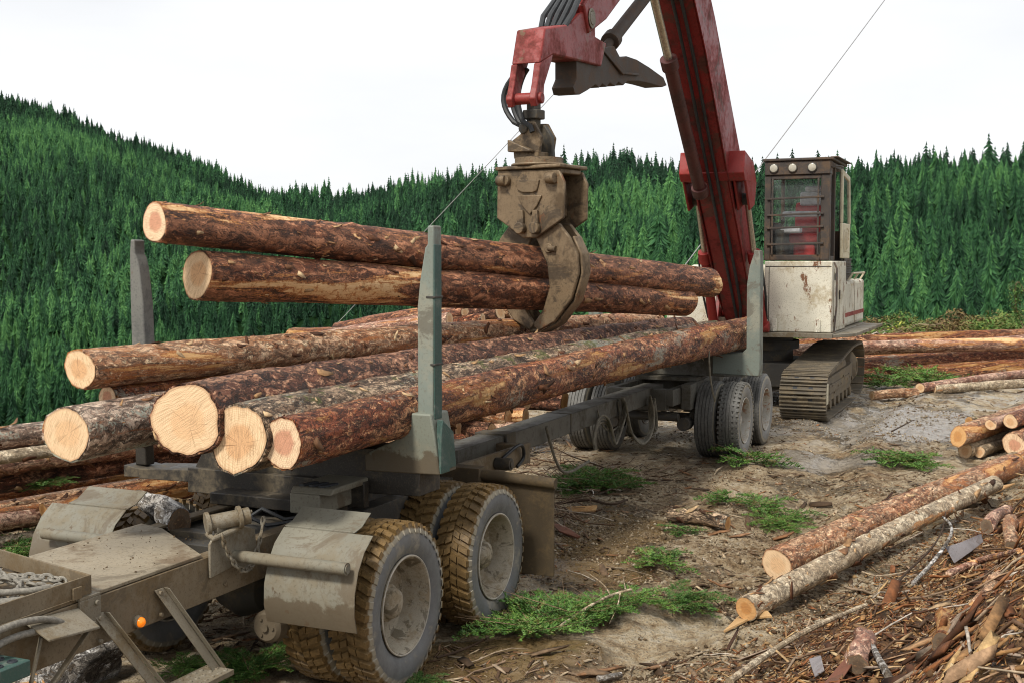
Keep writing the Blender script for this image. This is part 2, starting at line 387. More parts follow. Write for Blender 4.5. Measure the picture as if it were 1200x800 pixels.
M['bark_tan'] = bark('tan_flaking_bark', (.080, .034, .014), (.33, .155, .070), (.56, .37, .23), strip=ORG, strip_at=.60, ridge=15, deep=.5, alt=(.22, .085, .035))
M['bark_pale'] = bark('pale_grey_bark', (.16, .11, .065), (.33, .25, .16), (.46, .39, .28), strip=CRM, strip_at=.68, lichen=(.20, .15, .09), lichen_at=.62, ridge=10, deep=.3, stretch=.6)
M['bark_pink'] = bark('pinkish_grey_bark', (.085, .042, .028), (.31, .165, .115), (.52, .35, .25), strip=CRM, strip_at=.62, ridge=12, deep=.3, alt=(.15, .06, .035))
M['bark_white'] = bark('white_weathered_wood', (.06, .045, .035), (.25, .225, .195), (.52, .50, .47), ridge=8, deep=.7, lichen=(.10, .07, .04), lichen_at=.56)
M['cut_a'] = cutwood('fresh_cut_wood', (.80, .585, .36), (.70, .42, .22))
M['cut_pink'] = cutwood('fresh_cut_wood_pink_heart', (.82, .62, .40), (.62, .32, .20), ring=40)
M['cut_plain'] = cutwood('fresh_sawn_wood', (.78, .56, .345), (.74, .48, .27), ring=60, grime=.15)
M['cut_dark'] = cutwood('weathered_cut_wood', (.14, .10, .065), (.10, .065, .04), grime=.5)
M['cut_old'] = cutwood('orange_cut_wood', (.62, .36, .15), (.50, .24, .08), grime=.5)
EXPO = 1.4; DENOISE = True
# ================================================================== SETTING: terrain
RX = np.array([-900, -300, 0, 60, 150, 220, 300, 340, 400, 480, 540, 600, 650, 720, 800, 880, 1000, 1100, 1200, 1500, 2200.])
RY = np.array([-40, 30, 112, 126, 160, 183, 219, 223, 220, 214, 209, 199, 192, 187, 190, 186, 186, 189, 189, 184, 170.])      # height of the wooded skyline
RD = np.array([950, 950, 900, 890, 860, 830, 790, 740, 690, 640, 600, 560, 530, 490, 460, 440, 430, 425, 420, 430, 470.])      # distance of the ridge
BD = np.array([330, 330, 320, 318, 312, 305, 298, 292, 285, 275, 268, 260, 252, 244, 236, 230, 224, 218, 215, 215, 215.])      # where the far slope starts
BY = np.array([560, 550, 530, 528, 520, 510, 495, 488, 476, 462, 452, 444, 436, 428, 418, 408, 400, 396, 394, 394, 394.])
def edgeY(X): return np.interp(X, [-400, -60, -12, -3, 4, 15, 30, 80, 400], [12, 12, 15.5, 21.5, 36, 48, 54, 62, 70])
MP1 = gnd(838, 800); MP2 = gnd(1190, 590)
_md = (MP2-MP1).xy.normalized(); MDIR = np.array(_md); MN = np.array([_md.y, -_md.x])
def mound(X, Y):
    dx, dy = X-MP1.x, Y-MP1.y
    s = dx*MN[0]+dy*MN[1]; l = dx*MDIR[0]+dy*MDIR[1]
    h = 2.1*sstep(-.35, 4.3, s)*sstep(-7, -.5, l)*(1-sstep(8.0, 11.5, l))
    return h*(1-sstep(7, 11, s))
def far_height(X, Y):
    Ys = np.maximum(Y, 1.0); px = np.clip(600+F*X/Ys, -900, 2200)
    e = edgeY(X); d0 = np.interp(px, RX, BD); d1 = np.interp(px, RX, RD)
    z0 = CAMH-(np.interp(px, RX, BY)-308)*d0/F
    z1 = CAMH+(308-np.interp(px, RX, RY))*d1/F-8.5
    t = np.clip((Ys-e)/(d0-e), 0, 1); dip = np.interp(px, RX, np.where(BD > 280, 26, 15))
    zv = z0*t-dip*np.sin(np.pi*t)
    th = np.clip((Ys-d0)/(d1-d0), 0, None)
    zh = z0+(z1-z0)*np.minimum(th, 1)**.92-np.maximum(th-1, 0)*55
    z = np.where(Ys < d0, zv, zh)
    z = z+fbm2(X/60., Y/60., 3, 5)*np.clip((Ys-e)/150, 0, 1)*6.0*np.clip(1.4-th, .15, 1)
    return np.where(Y > e, z, 0.0)
WETP = [(gnd(a_, b_), rx_, ry_) for (a_, b_, rx_, ry_) in ((600, 772, .75, .5), (690, 655, .7, 1.2), (720, 620, .6, 1.0), (540, 790, .5, .4), (1020, 500, 1.6, 2.2), (1090, 490, 1.2, 2.0), (960, 540, .8, 1.0))]
def wetf(X, Y):
    w = np.zeros_like(X)
    for q_, rx_, ry_ in WETP: w = np.maximum(w, np.exp(-((X-q_.x)/rx_)**2-((Y-q_.y)/ry_)**2))
    return w
def near_height(X, Y):
    n = fbm2(X*.55, Y*.55, 5, 21)*.055+fbm2(X*2.6, Y*2.6, 4, 31, .6)*.034+np.abs(fbm2(X*5.5, Y*5.5, 3, 41))*.03*(1-wetf(X, Y))
    # wheel ruts that run beside the truck
    u = (X-TO.x)*UX.x+(Y-TO.y)*UX.y; v = (X-TO.x)*VX.x+(Y-TO.y)*VX.y
    for c in (2.35, 4.3): n = n-.085*(1+.25*np.sin(v*26))*np.exp(-((u-c-.25*np.sin(v*.35))/.28)**2)+.035*np.exp(-((u-c-.5-.25*np.sin(v*.35))/.2)**2)
    flat = np.exp(-((np.abs(u)-1.0)/.55)**4)*np.exp(-(v/2.4)**4)+np.exp(-((np.abs(u)-1.0)/.55)**4)*np.exp(-((v-9.6)/2.0)**4)
    n = n*(1-.8*np.clip(flat, 0, 1))
    return n*np.clip(1-(np.hypot(X, Y-15)-30)/30, 0, 1)
def H(X, Y):
    X = np.asarray(X, float); Y = np.asarray(Y, float)
    m = mound(X, Y)
    return far_height(X, Y)+near_height(X, Y)+m+np.minimum(m, .5)*(.16*fbm2(X*1.3, Y*1.3, 4, 77)+.07*fbm2(X*6, Y*6, 4, 87, .6))
def h1(x, y): return float(H(np.array([x]), np.array([y]))[0])

def axis(parts):
    o = []
    for a, b, n in parts: o += list(np.linspace(a, b, n, endpoint=False))
    return np.array(o+[parts[-1][1]])
xs = axis([(-1500, -700, 14), (-700, -200, 40), (-200, -40, 32), (-40, -9, 40), (-9, 10, 400), (10, 40, 50), (40, 300, 40), (300, 700, 20), (700, 1500, 12)])
ys = axis([(-400, -20, 12), (-20, 4, 20), (4, 6.5, 30), (6.5, 13, 190), (13, 26, 190), (26, 60, 110), (60, 300, 60), (300, 1000, 90), (1000, 1600, 12)])
GX, GY = np.meshgrid(xs, ys)
GZ = H(GX, GY)
nx, ny = len(xs), len(ys)
V = np.stack([GX.ravel(), GY.ravel(), GZ.ravel()], 1)
idx = np.arange(nx*ny).reshape(ny, nx)
Q = np.stack([idx[:-1, :-1], idx[:-1, 1:], idx[1:, 1:], idx[1:, :-1]], -1).reshape(-1, 4)

WET = wetf(GX, GY)
def ground_mat():
    g = G('churned_mud'); p = g.obj(); s = g.sep(p)
    a = g.noise(p, .32, 6, .6, .5); b = g.noise(p, 2.3, 8, .66, .4); c3 = g.noise(p, 13, 6, .7); d = g.noise(p, 55, 4, .65)
    t = g.math('ADD', g.math('MULTIPLY', a, .35), g.math('ADD', g.math('MULTIPLY', b, .40), g.math('ADD', g.math('MULTIPLY', c3, .42), g.math('MULTIPLY', d, .26))))
    col = g.ramp(t, [(.55, (.05, .031, .014)), (.625, (.165, .105, .048)), (.685, (.35, .255, .145)), (.75, (.51, .415, .275)), (.85, (.60, .54, .43))])
    col = g.mix(g.math('MULTIPLY', g.mask(g.noise(p, 1.1, 6, .65, .6), .54, .66), .6), col, (.20, .10, .032))        # orange-brown churned patches
    col = g.mix(g.math('MULTIPLY', g.mask(d, .53, .64), .7), col, (.06, .036, .016)); col = g.mix(g.math('MULTIPLY', g.mask(g.noise(g.vec(p, (1, 1, 1), (2, 8, 1)), 24, 6, .75), .56, .64), .6), col, (.09, .05, .02))
    col = g.mix(g.math('MULTIPLY', g.mask(g.noise(g.vec(p, (1, 1, 1), (9, 3, 0)), 40, 3, .6), .6, .68), .7), col, (.38, .27, .15))
    # pale clay smeared by the machines further back
    yy = g.mask(s[1], 14, 21)
    col = g.mix(g.math('MULTIPLY', yy, g.math('MULTIPLY', g.mask(g.noise(p, 1.7, 7, .7), .45, .62), .75)), col, (.46, .45, .42))
    md = g.attr('heap'); soil = g.ramp(t, [(.58, (.045, .020, .008)), (.70, (.14, .064, .023)), (.82, (.29, .15, .055))])
    soil = g.mix(g.math('MULTIPLY', g.mask(d, .5, .68), .7), soil, (.03, .016, .008)); col = g.mix(g.mask(g.math('ADD', md, g.math('MULTIPLY', g.math('SUBTRACT', b, .5), .5)), .1, .3), col, soil)
    # far slopes under the trees
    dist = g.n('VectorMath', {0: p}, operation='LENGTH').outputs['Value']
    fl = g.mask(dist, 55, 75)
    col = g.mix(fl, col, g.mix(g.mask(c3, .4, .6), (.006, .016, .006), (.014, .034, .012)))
    wet = g.math('MULTIPLY', g.math('MAXIMUM', g.mask(g.noise(p, .9, 6, .62, .3), .54, .62), g.mask(g.math('ADD', g.attr('wet'), g.math('MULTIPLY', g.math('SUBTRACT', b, .5), .9)), .35, .55)), g.math('SUBTRACT', 1.0, fl))
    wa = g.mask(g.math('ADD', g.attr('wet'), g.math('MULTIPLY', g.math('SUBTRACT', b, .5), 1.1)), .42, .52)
    wet2 = g.math('MAXIMUM', g.math('MULTIPLY', wet, g.mask(c3, .60, .42)), g.math('MULTIPLY', wa, .93))
    col = g.mix(g.math('MULTIPLY', wet, .5), col, (.15, .10, .045)); col = g.mix(g.math('MULTIPLY', wa, .8), col, g.mix(g.mask(s[1], 13, 17), (.125, .08, .032), (.22, .20, .17)))  # wet patches further back greyer: a whiter reflection put into their colour
    rough = g.mix(wet2, (.8,)*3, (.10,)*3)
    h = g.math('ADD', g.math('MULTIPLY', b, .8), g.math('ADD', g.math('MULTIPLY', c3, .55), g.math('MULTIPLY', d, .2)))
    h = g.math('MULTIPLY', h, g.math('SUBTRACT', 1.0, g.math('MULTIPLY', wet2, .93)))
    return g.done(col, rough, g.bump(h, 1.0, .16), 0, g.math('MULTIPLY', g.math('SUBTRACT', 1.0, fl), .5))
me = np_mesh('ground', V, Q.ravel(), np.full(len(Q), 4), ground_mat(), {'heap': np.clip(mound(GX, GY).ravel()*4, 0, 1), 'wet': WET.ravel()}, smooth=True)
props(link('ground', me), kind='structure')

# ------------------------------------------------------------------ conifers
def conifer_geo(seed, layers, pts_, fine, h=1.0, r=.2):
    q = np.random.default_rng(seed); V = []; Fc = []
    def tri(a, b, c): n = len(V); V.extend([a, b, c]); Fc.append((n, n+1, n+2))
    def cone(r0, z0, z1, k):
        ring = [(r0*math.cos(6.283*i/k), r0*math.sin(6.283*i/k), z0) for i in range(k)]
        for i in range(k): tri(ring[i], ring[(i+1) % k], (0, 0, z1))
    cone(.017, -.08, .95, 4)
    for L in range(layers):                      # whorls of drooping branches, ragged at the rim
        f = (L+.4)/layers; zc = .10+.86*f**.92; rad = r*(1-f)**.78*(.85+.3*q.random())+.010
        k = max(5, int(pts_*(1-.5*f))); ph = q.random()*6.28; hh = rad*(.75+.35*q.random())+.03; tip = []
        lean = q.normal(size=2)*.012
        for i in range(k):
            a = ph+6.283*i/k+q.normal()*.14; rr = rad*(.62+.62*q.random()); dz = -rad*(.25+.5*q.random())
            tip.append((a, rr, dz))
        for i in range(k):
            a, rr, dz = tip[i]; a2, rr2, dz2 = tip[(i+1) % k]; am = (a+(a2 if a2 > a else a2+6.283))/2; rm = min(rr, rr2)*(.30+.25*q.random())
            a0 = (tip[i-1][0]+(a if a > tip[i-1][0] else a+6.283))/2
            top = (lean[0], lean[1], zc+hh*.62); T = (rr*math.cos(a), rr*math.sin(a), zc+dz); B = (rm*math.cos(am), rm*math.sin(am), zc+dz*.25+q.normal()*.012); A = (rm*math.cos(a0), rm*math.sin(a0), zc+dz*.25)
            if not fine:
                tri(top, A, T); tri(top, T, B)
            else:
                M1 = tuple((top[c]+T[c])/2+(0, 0, .018)[c] for c in range(3)); tri(top, A, M1); tri(top, M1, B)
                ca, sa = math.cos(a), math.sin(a)
                for s_ in range(7):              # sprays along the outer half of the bough
                    t0 = .45+.085*s_; c0 = [M1[c]+(T[c]-M1[c])*(t0-.45)/.55 for c in range(3)]; w = rr*(.22-.022*s_)*(.7+.6*q.random()); ln = rr*.17
                    for sd in (-1, 1):
                        e = (c0[0]+ca*ln*.7-sa*sd*w, c0[1]+sa*ln*.7+ca*sd*w, c0[2]-.02-.03*q.random())
                        tri(tuple(c0), (c0[0]+ca*ln, c0[1]+sa*ln, c0[2]+dz*.12), e)
    cone(.014, .90, .99, 4)
    return np.array(V, float), np.array(Fc, int)
def needle_mat(name, use_attr):
    g = G(name); p = g.obj()
    tint = g.attr('tint') if use_attr else g.n('ObjectInfo').outputs['Random']
    n = g.noise(p, .8 if use_attr else 22, 3)
    isl = g.n('NewGeometry').outputs['Random Per Island']
    f = g.math('ADD', g.math('MULTIPLY', tint, .62), g.math('MULTIPLY', isl, .38))
    c = g.ramp(f, [(.05, (.006, .021, .011)), (.35, (.016, .058, .025)), (.63, (.042, .128, .046)), (.97, (.11, .26, .078))])
    return g.done(c, .75, None, 0, .2)
M['needles'] = needle_mat('conifer_needles', False); M['needles_far'] = needle_mat('conifer_needles_far', True)
FAR = [conifer_geo(100+k, 12, 10, False, r=.185+.025*(k % 3)) for k in range(5)]
MID = [conifer_geo(150+k, 22, 16, False, r=.175+.025*(k % 3)) for k in range(5)]
NEARP = [conifer_geo(200+k, 24, 14, True, r=.175+.025*(k % 3)) for k in range(6)]
pts = []
step = 4.2
gx, gy = np.meshgrid(np.arange(-760, 420, step), np.arange(150, 960, step))
gx = gx+rng.uniform(-.48, .48, gx.shape)*step; gy = gy+rng.uniform(-.48, .48, gy.shape)*step
px = 600+F*gx/gy; d0 = np.interp(px, RX, BD); d1 = np.interp(px, RX, RD)
ok = (px > -260) & (px < 1450) & (gy > d0*.70) & (gy < d1*1.03) & ((gy < 480) | (rng.random(gx.shape) < .88))
TX, TY = gx[ok], gy[ok]; TPX = px[ok]
TZ = H(TX, TY)
patch = fbm2(TX/45., TY/45., 3, 9)
TH = np.clip(9.6+2.0*patch+rng.normal(size=TX.shape)*1.9, 4.5, 15.5)
TH = TH*np.interp(TPX, [0, 420, 650, 1200], [.92, .85, 1.0, 1.0])
edge_f = np.clip((TY-np.interp(TPX, RX, RD)*.93)/15, 0, 1); TH = TH*(1+edge_f*rng.uniform(-.15, .35, TX.shape))
up_f = np.clip((TY-np.interp(TPX, RX, BD))/(np.interp(TPX, RX, RD)-np.interp(TPX, RX, BD)), 0, 1)
TT = np.clip(.46+.50*patch+rng.normal(size=TX.shape)*.27-.30*sstep(.72, .95, up_f), 0, 1)
order = np.argsort(TY+np.where(((TPX > 905) & (TPX < 1215)) | ((TPX > 690) & (TPX < 775)) | ((TPX > 200) & (TPX < 490)), 0, 400))
ind = order[:300]; rest = order[300:]
VV, FF, AT = [], [], []; off = 0
nearer = rest[TY[rest] < 400]; further = rest[TY[rest] >= 400]
for k in range(10):
    sel = (nearer if k < 5 else further)[k % 5::5]; B, Fc = (MID if k < 5 else FAR)[k % 5]; n = len(sel); m = len(B)
    a = rng.random(n)*6.283; ca, sa = np.cos(a)[:, None], np.sin(a)[:, None]; h = TH[sel][:, None]; wd = h*rng.uniform(.85, 1.2, (n, 1))
    X = (B[None, :, 0]*ca-B[None, :, 1]*sa)*wd+TX[sel][:, None]; Y = (B[None, :, 0]*sa+B[None, :, 1]*ca)*wd+TY[sel][:, None]; Z = B[None, :, 2]*h+TZ[sel][:, None]
    VV.append(np.stack([X, Y, Z], -1).reshape(-1, 3)); AT.append(np.repeat(TT[sel], m))
    FF.append((Fc[None]+(np.arange(n)*m)[:, None, None]).reshape(-1, 3)+off); off += n*m
FV = np.concatenate(FF)
fo = link('forest', np_mesh('forest', np.concatenate(VV), FV.ravel(), np.full(len(FV), 3), M['needles_far'], {'tint': np.concatenate(AT)}))
props(fo, 'dense green conifer forest covering the hillsides to the skyline', 'forest', kind='stuff')
tm = [np_mesh('conifer_tree', B, Fc.ravel(), np.full(len(Fc), 3), M['needles']) for B, Fc in NEARP]
for i, k in enumerate(ind):
    o = link('conifer_tree', tm[i % 6]); o.location = (TX[k], TY[k], TZ[k]-.2); s = TH[k]
    w = s*rnd.uniform(.9, 1.2); o.scale = (w, w, s); o.rotation_euler = (0, 0, rnd.random()*6.28)
    props(o, 'pointed green conifer among the nearest trees of the hillside forest', 'tree', 'conifers on the near part of the hillside')

def chip_mat(name, stops):
    g = G(name); p = g.obj(); f = g.attr('tint'); n = g.noise(p, 28, 5, .6)
    c = g.ramp(f, stops); c = g.mix(g.mask(n, .35, .7), g.mix(.5, c, (.02, .012, .006)), c)
    return g.done(c, .8, g.bump(n, .5, .01), 0, .3)
M['flake'] = chip_mat('loose_bark_flakes', [(.0, (.05, .02, .010)), (.3, (.15, .055, .022)), (.55, (.24, .12, .06)), (.75, (.42, .24, .11)), (.9, (.55, .36, .19)), (1.0, (.66, .48, .28))])
# ================================================================== LOGS
def log_mesh(L, r0, r1, seed, rough=.03, bow=.03, segs=28, oval=.06, knots=3, seg_len=.09):
    n = max(12, int(L/seg_len)); q = np.random.default_rng(seed)
    xs_ = np.linspace(0, L, n+1); th = np.linspace(0, 2*np.pi, segs, endpoint=False)
    X, T = np.meshgrid(xs_, th, indexing='ij')
    rad = r0+(r1-r0)*X/L
    ph = q.random()*6.28
    rad = rad*(1+oval*np.cos(2*T+ph)+oval*.5*np.cos(3*T+ph*2))
    cy, cz = np.cos(T), np.sin(T)
    pz = np.stack([X.ravel()*1.3, cy.ravel()*1.7, cz.ravel()*1.7], 1)+seed*7.7
    rad = rad*(1+(fbm(pz, 4, seed)*rough*1.3+fbm(pz*5, 3, seed+5)*rough*.7).reshape(rad.shape))
    for _ in range(knots):
        kx, kt = q.random()*L, q.random()*6.28
        d2 = ((X-kx)/.07)**2+((np.angle(np.exp(1j*(T-kt))))*r0/.06)**2
        rad = rad+.022*np.exp(-d2)
    bx_ = bow*np.sin(np.pi*X/L); by_ = bow*.6*np.sin(2*np.pi*X/L+ph)
    P = np.stack([X, rad*cy+by_, rad*cz+bx_], -1)
    P[0, :, 0] += (fbm(pz[:segs]*4, 2, seed)*.010); P[-1, :, 0] += (fbm(pz[:segs]*4, 2, seed+1)*.010)
    return P
def cap_mesh(ring, x, sgn, seed, name, mat, slope=(0, 0), inset=.94):
    c = ring.mean(0); n = len(ring); fr = [1.0, .8, .55, .3]; V = []; UV = []
    for f in fr:
        for k in range(n):
            d = (ring[k]-c)*f*inset; V.append((x+sgn*.006+slope[0]*d[1]+slope[1]*d[2], c[1]+d[1], c[2]+d[2])); a = 2*math.pi*k/n
            UV.append((.5+.5*f*math.cos(a), .5+.5*f*math.sin(a)))
    V.append((x+sgn*.006, c[1], c[2])); UV.append((.5, .5)); Fc = []
    for j in range(len(fr)-1):
        for k in range(n):
            q = (j*n+k, j*n+(k+1) % n, (j+1)*n+(k+1) % n, (j+1)*n+k); Fc.append(q if sgn > 0 else q[::-1])
    e = (len(fr)-1)*n
    for k in range(n):
        q = (e+k, e+(k+1) % n, len(V)-1); Fc.append(q if sgn > 0 else q[::-1])
    me = bpy.data.meshes.new(name); me.from_pydata(V, [], Fc)
    ul = me.uv_layers.new(name='UVMap')
    for lp in me.loops: ul.data[lp.index].uv = UV[lp.vertex_index]
    me.materials.append(mat); return me
_ls = [0]
def flakes(P, n, seed, parent, Lm):
    q = np.random.default_rng(seed+900); R_, S_ = P.shape[:2]; V = []; Fc = []; T = []
    for _ in range(n):
        i = q.integers(1, R_-2); k = q.integers(0, S_); p = P[i, k]; c = P[i].mean(0); nr = p-c; nr[0] = 0; nr = nr/np.linalg.norm(nr); t = np.array([1.0, 0, 0]); b = np.cross(nr, t)
        a = q.normal()*.5; t2 = t*math.cos(a)+b*math.sin(a); b2 = -t*math.sin(a)+b*math.cos(a); L = .03*(5**(q.random()**1.5)); W = L*q.uniform(.2, .55); lift = L*q.uniform(.05, .45)*(1 if q.random() < .6 else .2); e = .004
        v0 = len(V)
        for (u, w, h) in ((-.5, -.5, 0), (-.5, .5, 0), (0, .6*q.uniform(.6, 1), lift*.25), (.5, .4*q.random(), lift), (.5, -.4*q.random(), lift), (0, -.6*q.uniform(.6, 1), lift*.25)):
            V.append(p+t2*u*L+b2*w*W+nr*(e+h))
        V += [V[v0+m]-nr*.005 for m in range(6)]
        Fc += [(v0, v0+1, v0+2, v0+5), (v0+5, v0+2, v0+3, v0+4), (v0+7, v0+6, v0+11, v0+8), (v0+8, v0+11, v0+10, v0+9)]+[(v0+m, v0+6+m, v0+6+(m+1) % 6, v0+(m+1) % 6) for m in range(6)]
        T += [q.random()]*12
    Fc = np.array(Fc); return props(link('loose_bark', np_mesh('loose_bark', V, Fc.ravel(), np.full(len(Fc), 4), M['flake'], {'tint': T}), parent), kind='stuff')
def log(p0, p1, r0, r1, mat, label, group, cut='cut_a', cut2=None, rough=.03, bow=.02, name='log', slope0=(0, 0), segs=28, knots=3, seg_len=.09, cat='log', flake=None):
    _ls[0] += 1; seed = _ls[0]
    p0, p1 = Vector(p0), Vector(p1); L = (p1-p0).length
    P = log_mesh(L, r0, r1, seed, rough, bow, segs, knots=knots, seg_len=seg_len)
    n, m = P.shape[:2]
    if slope0 != (0, 0):
        w = np.clip(1-P[:, :, 0]/.6, 0, 1); c = P[0].mean(0); P[:, :, 0] += w*(slope0[0]*(P[:, :, 1]-c[1])+slope0[1]*(P[:, :, 2]-c[2]))
    Vv = P.reshape(-1, 3); i = np.arange(n*m).reshape(n, m)
    q = np.stack([i[:-1], i[1:], np.roll(i, -1, 1)[1:], np.roll(i, -1, 1)[:-1]], -1).reshape(-1, 4)
    flat = np.concatenate([q.ravel(), i[0], i[-1][::-1]]); cnt = np.concatenate([np.full(len(q), 4), [m, m]])
    me = np_mesh(name, Vv, flat, cnt, M[mat], smooth=True)
    me.set_sharp_from_angle(angle=R(50))
    t = (p1-p0).normalized(); up = Vector((0, 0, 1)) if abs(t.z) < .95 else Vector((0, 1, 0))
    y = up.cross(t).normalized(); z = t.cross(y); Mx = Matrix((t, y, z)).transposed().to_4x4(); Mx.translation = p0
    o = link(name, me, None, Mx); ROOTM[o.name] = Mx
    props(o, label, cat, group)
    if flake is None: flake = int(L*16) if segs >= 28 else 0
    if flake: flakes(P, flake, seed, o, L)
    link('cut_end', cap_mesh(P[0], P[0, :, 0].mean() if slope0 == (0, 0) else 0.0, -1, seed, 'cut_end', M[cut], slope0), o)
    link('cut_end', cap_mesh(P[-1], P[-1, :, 0].mean(), 1, seed, 'cut_end', M[cut2 or cut]), o)
    return o
GT = 'logs loaded on the truck'
log(TW(.82, -1.45, 1.63), TW(.86, 10.75, 1.63), .143, .215, 'bark_red', 'long flaky red-brown log along the outer edge of the truck load', GT, 'cut_pink', rough=.04, segs=36, seg_len=.05)
log(TW(.566, -1.5, 1.645), TW(.42, 10.3, 1.62), .205, .185, 'bark_moss', 'mossy grey log lying between the big dark log and the outermost red one', GT, 'cut_a', rough=.05, segs=36, seg_len=.05)
log(TW(.23, -1.55, 1.747), TW(.02, 10.2, 1.66), .235, .20, 'bark_dark', 'thickest dark furrowed log at the middle of the truck load', GT, 'cut_plain', rough=.055, segs=40, seg_len=.05)
log(TW(-.365, -1.9, 1.674), TW(-.55, 9.9, 1.62), .168, .17, 'bark_grey', 'grey lichened log with a wavy sawn face, lowest at the far side of the load', GT, 'cut_plain', rough=.04, segs=32, seg_len=.06)
log(TW(-.535, -1.6, 2.02), TW(-.42, 10.1, 1.80), .125, .13, 'bark_tan', 'pale-ended log lying on top of the far side of the truck load', GT, 'cut_a', rough=.04, segs=32, seg_len=.06)
log(TW(*(lambda a: (a[0], -1.35, a[1]))(plv(126, 466, -1.35))), TW(-.9, 9.6, 1.72), .075, .13, 'bark_red', 'thin reddish log half hidden under the top log of the load', GT, 'cut_pink', segs=24)
GG = 'logs held in the grapple'
log(at(181, 261, 8.85), at(832, 332, 16.2), .148, .19, 'bark_smooth', 'upper log hanging in the grapple, with pale scraped streaks', GG, 'cut_pink', rough=.02, segs=36, seg_len=.06, bow=.01)
log(at(232, 322, 9.17), at(805, 355, 15.6), .187, .165, 'bark_smooth', 'lower log hanging in the grapple, with a long bare orange streak', GG, 'cut_a', rough=.025, segs=36, seg_len=.06, bow=.01)

# deck on the far (left) side of the truck, long logs seen side-on
GD = 'logs decked beside the truck'
D38 = Vector((math.sin(R(38)), math.cos(R(38)), 0))
def deck(px, py, z, L0, L1, r0, r1, mat, label, cut='cut_a', dz=0.0, **k):
    p = gnd(px, py, z); log(p-D38*L0-Vector((0, 0, dz*L0)), p+D38*L1+Vector((0, 0, dz*L1)), r0, r1, mat, label, GD, cut, **k)
deck(30, 512, 1.02, 3.5, 6.5, .11, .13, 'bark_grey', 'grey log with loose bark, topmost of the deck at the left edge')
deck(35, 540, .80, 3.5, 7, .12, .13, 'bark_pink', 'pale patchy log second from the top of the deck at the left edge', rough=.05)
deck(60, 555, .62, 4, 7, .135, .14, 'bark_dark', 'dark furrowed log across the middle of the deck at the left edge')
deck(120, 545, .60, .6, 6, .10, .12, 'bark_moss', 'short mottled log wedged behind the dark furrowed one', cut='cut_old')
deck(60, 590, .20, 3.2, 6, .10, .10, 'bark_tan', 'orange-scuffed log low in the deck behind the far mudguard', cut='cut_old')
deck(40, 602, .34, 4, .0, .10, .095, 'bark_pink', 'pinkish log at the deck foot ending in a torn stub', cut='cut_a')
deck(52, 604, .30, 0, 6, .095, .10, 'bark_red', 'reddish log at the deck foot running behind the far mudguard')
deck(20, 634, .12, 3, .35, .075, .06, 'bark_pale', 'pale splintered pole on the ground at the left edge', cut='cut_a')
deck(45, 628, .10, 0, 5, .06, .06, 'bark_tan', 'thin tan pole lying along the foot of the deck', cut='cut_old')
deck(20, 575, .26, 4, 7, .12, .12, 'bark_red', 'shaded red log in the lower middle of the deck', cut='cut_old')
deck(0, 560, .25, 4, 8, .13, .13, 'bark_dark', 'shaded dark log at the back foot of the deck', cut='cut_old')
deck(60, 520, .80, 5, 8, .13, .13, 'bark_dark', 'dark log at the back of the deck under the topmost grey one', cut='cut_old')

deck(150, 577, .42, .9, 3, .07, .07, 'bark_tan', 'thin pole with an orange torn butt leaning against the deck', cut='cut_old', dz=.03)
deck(105, 586, .38, 1.4, 1.2, .055, .05, 'bark_tan', 'short orange-scarred pole lying on the front of the deck', cut='cut_a')
deck(70, 529, .92, 2.5, 3, .06, .055, 'bark_pale', 'thin pale pole lying between the upper logs of the deck', cut='cut_a')
deck(10, 618, .20, 2, 1.5, .05, .045, 'bark_dark', 'thin dark pole lying low before the pinkish stub', cut='cut_old')
deck(62, 640, .06, 1.2, .7, .04, .035, 'bark_tan', 'short tan stick of wood on the ground before the deck', cut='cut_a')
# log pile behind the load, ends towards the truck
GP = 'logs piled behind the truck load'
ends = [(537, 503, 16.0, .13, 'pale end low in the pile just behind the near stake'), (576, 509, 16.0, .16, 'large pale end resting lowest in the pile above the reach beam'),
        (597, 490, 16.3, .16, 'dark log with a pale round end just above the lowest end in the pile'), (616, 487, 16.4, .12, 'slim dark log ending right of the lower row of the pile'),
        (612, 503, 16.1, .09, 'thin stub end touching the reach beam'), (617, 470, 16.7, .13, 'log end just under the outermost loaded log'),
        (662, 470, 17.0, .15, 'torn orange-ended log nearest the trailer tyres'), (560, 480, 16.6, .14, 'dark log end deep between the load and the reach beam'),
        (545, 372, 17.4, .11, 'split pale end high in the pile left of the grapple tips'), (527, 380, 17.0, .11, 'lower pale end at the left of the pile top'),
        (566, 378, 17.2, .08, 'small pale end at the middle of the pile top'), (585, 370, 17.6, .14, 'pale log end touching the grapple tips'),
        (600, 368, 17.8, .15, 'rightmost pale end on the pile top beside the grapple jaw'), (556, 366, 18.2, .13, 'reddish log topmost in the pile behind the near stake'),
        (575, 395, 17.2, .16, 'log end in the upper pile hidden behind the load'), (600, 400, 17.4, .16, 'log end in the middle pile hidden behind the load'),
        (550, 410, 16.9, .15, 'dark log in the middle of the pile behind the load'), (590, 430, 16.9, .17, 'thick log in the heart of the pile behind the load'),
        (620, 425, 17.3, .17, 'thick log on the right flank of the pile behind the load'), (555, 445, 16.7, .17, 'thick log in the lower pile behind the load'), (640, 450, 17.2, .16, 'dark log on the right foot of the pile behind the load')]
for i, (x, y, D, r, lab) in enumerate(ends):
    top = y < 400; p = at(x, y-(5 if top else 0), D)
    d = Vector((-1, .36+.04*((i*5) % 7), -.17-.02*(i % 3) if top else -.02)).normalized()
    mt = ['bark_red', 'bark_dark', 'bark_tan', 'bark_smooth', 'bark_pink'][i % 5]
    log(p, p+d*(2.3+.2*(i % 3) if top else 3.2+.3*(i % 4)), r, r*1.1, mt, lab, GP, 'cut_old' if 'torn' in lab else 'cut_a', segs=18, seg_len=.12, knots=2, rough=.05)

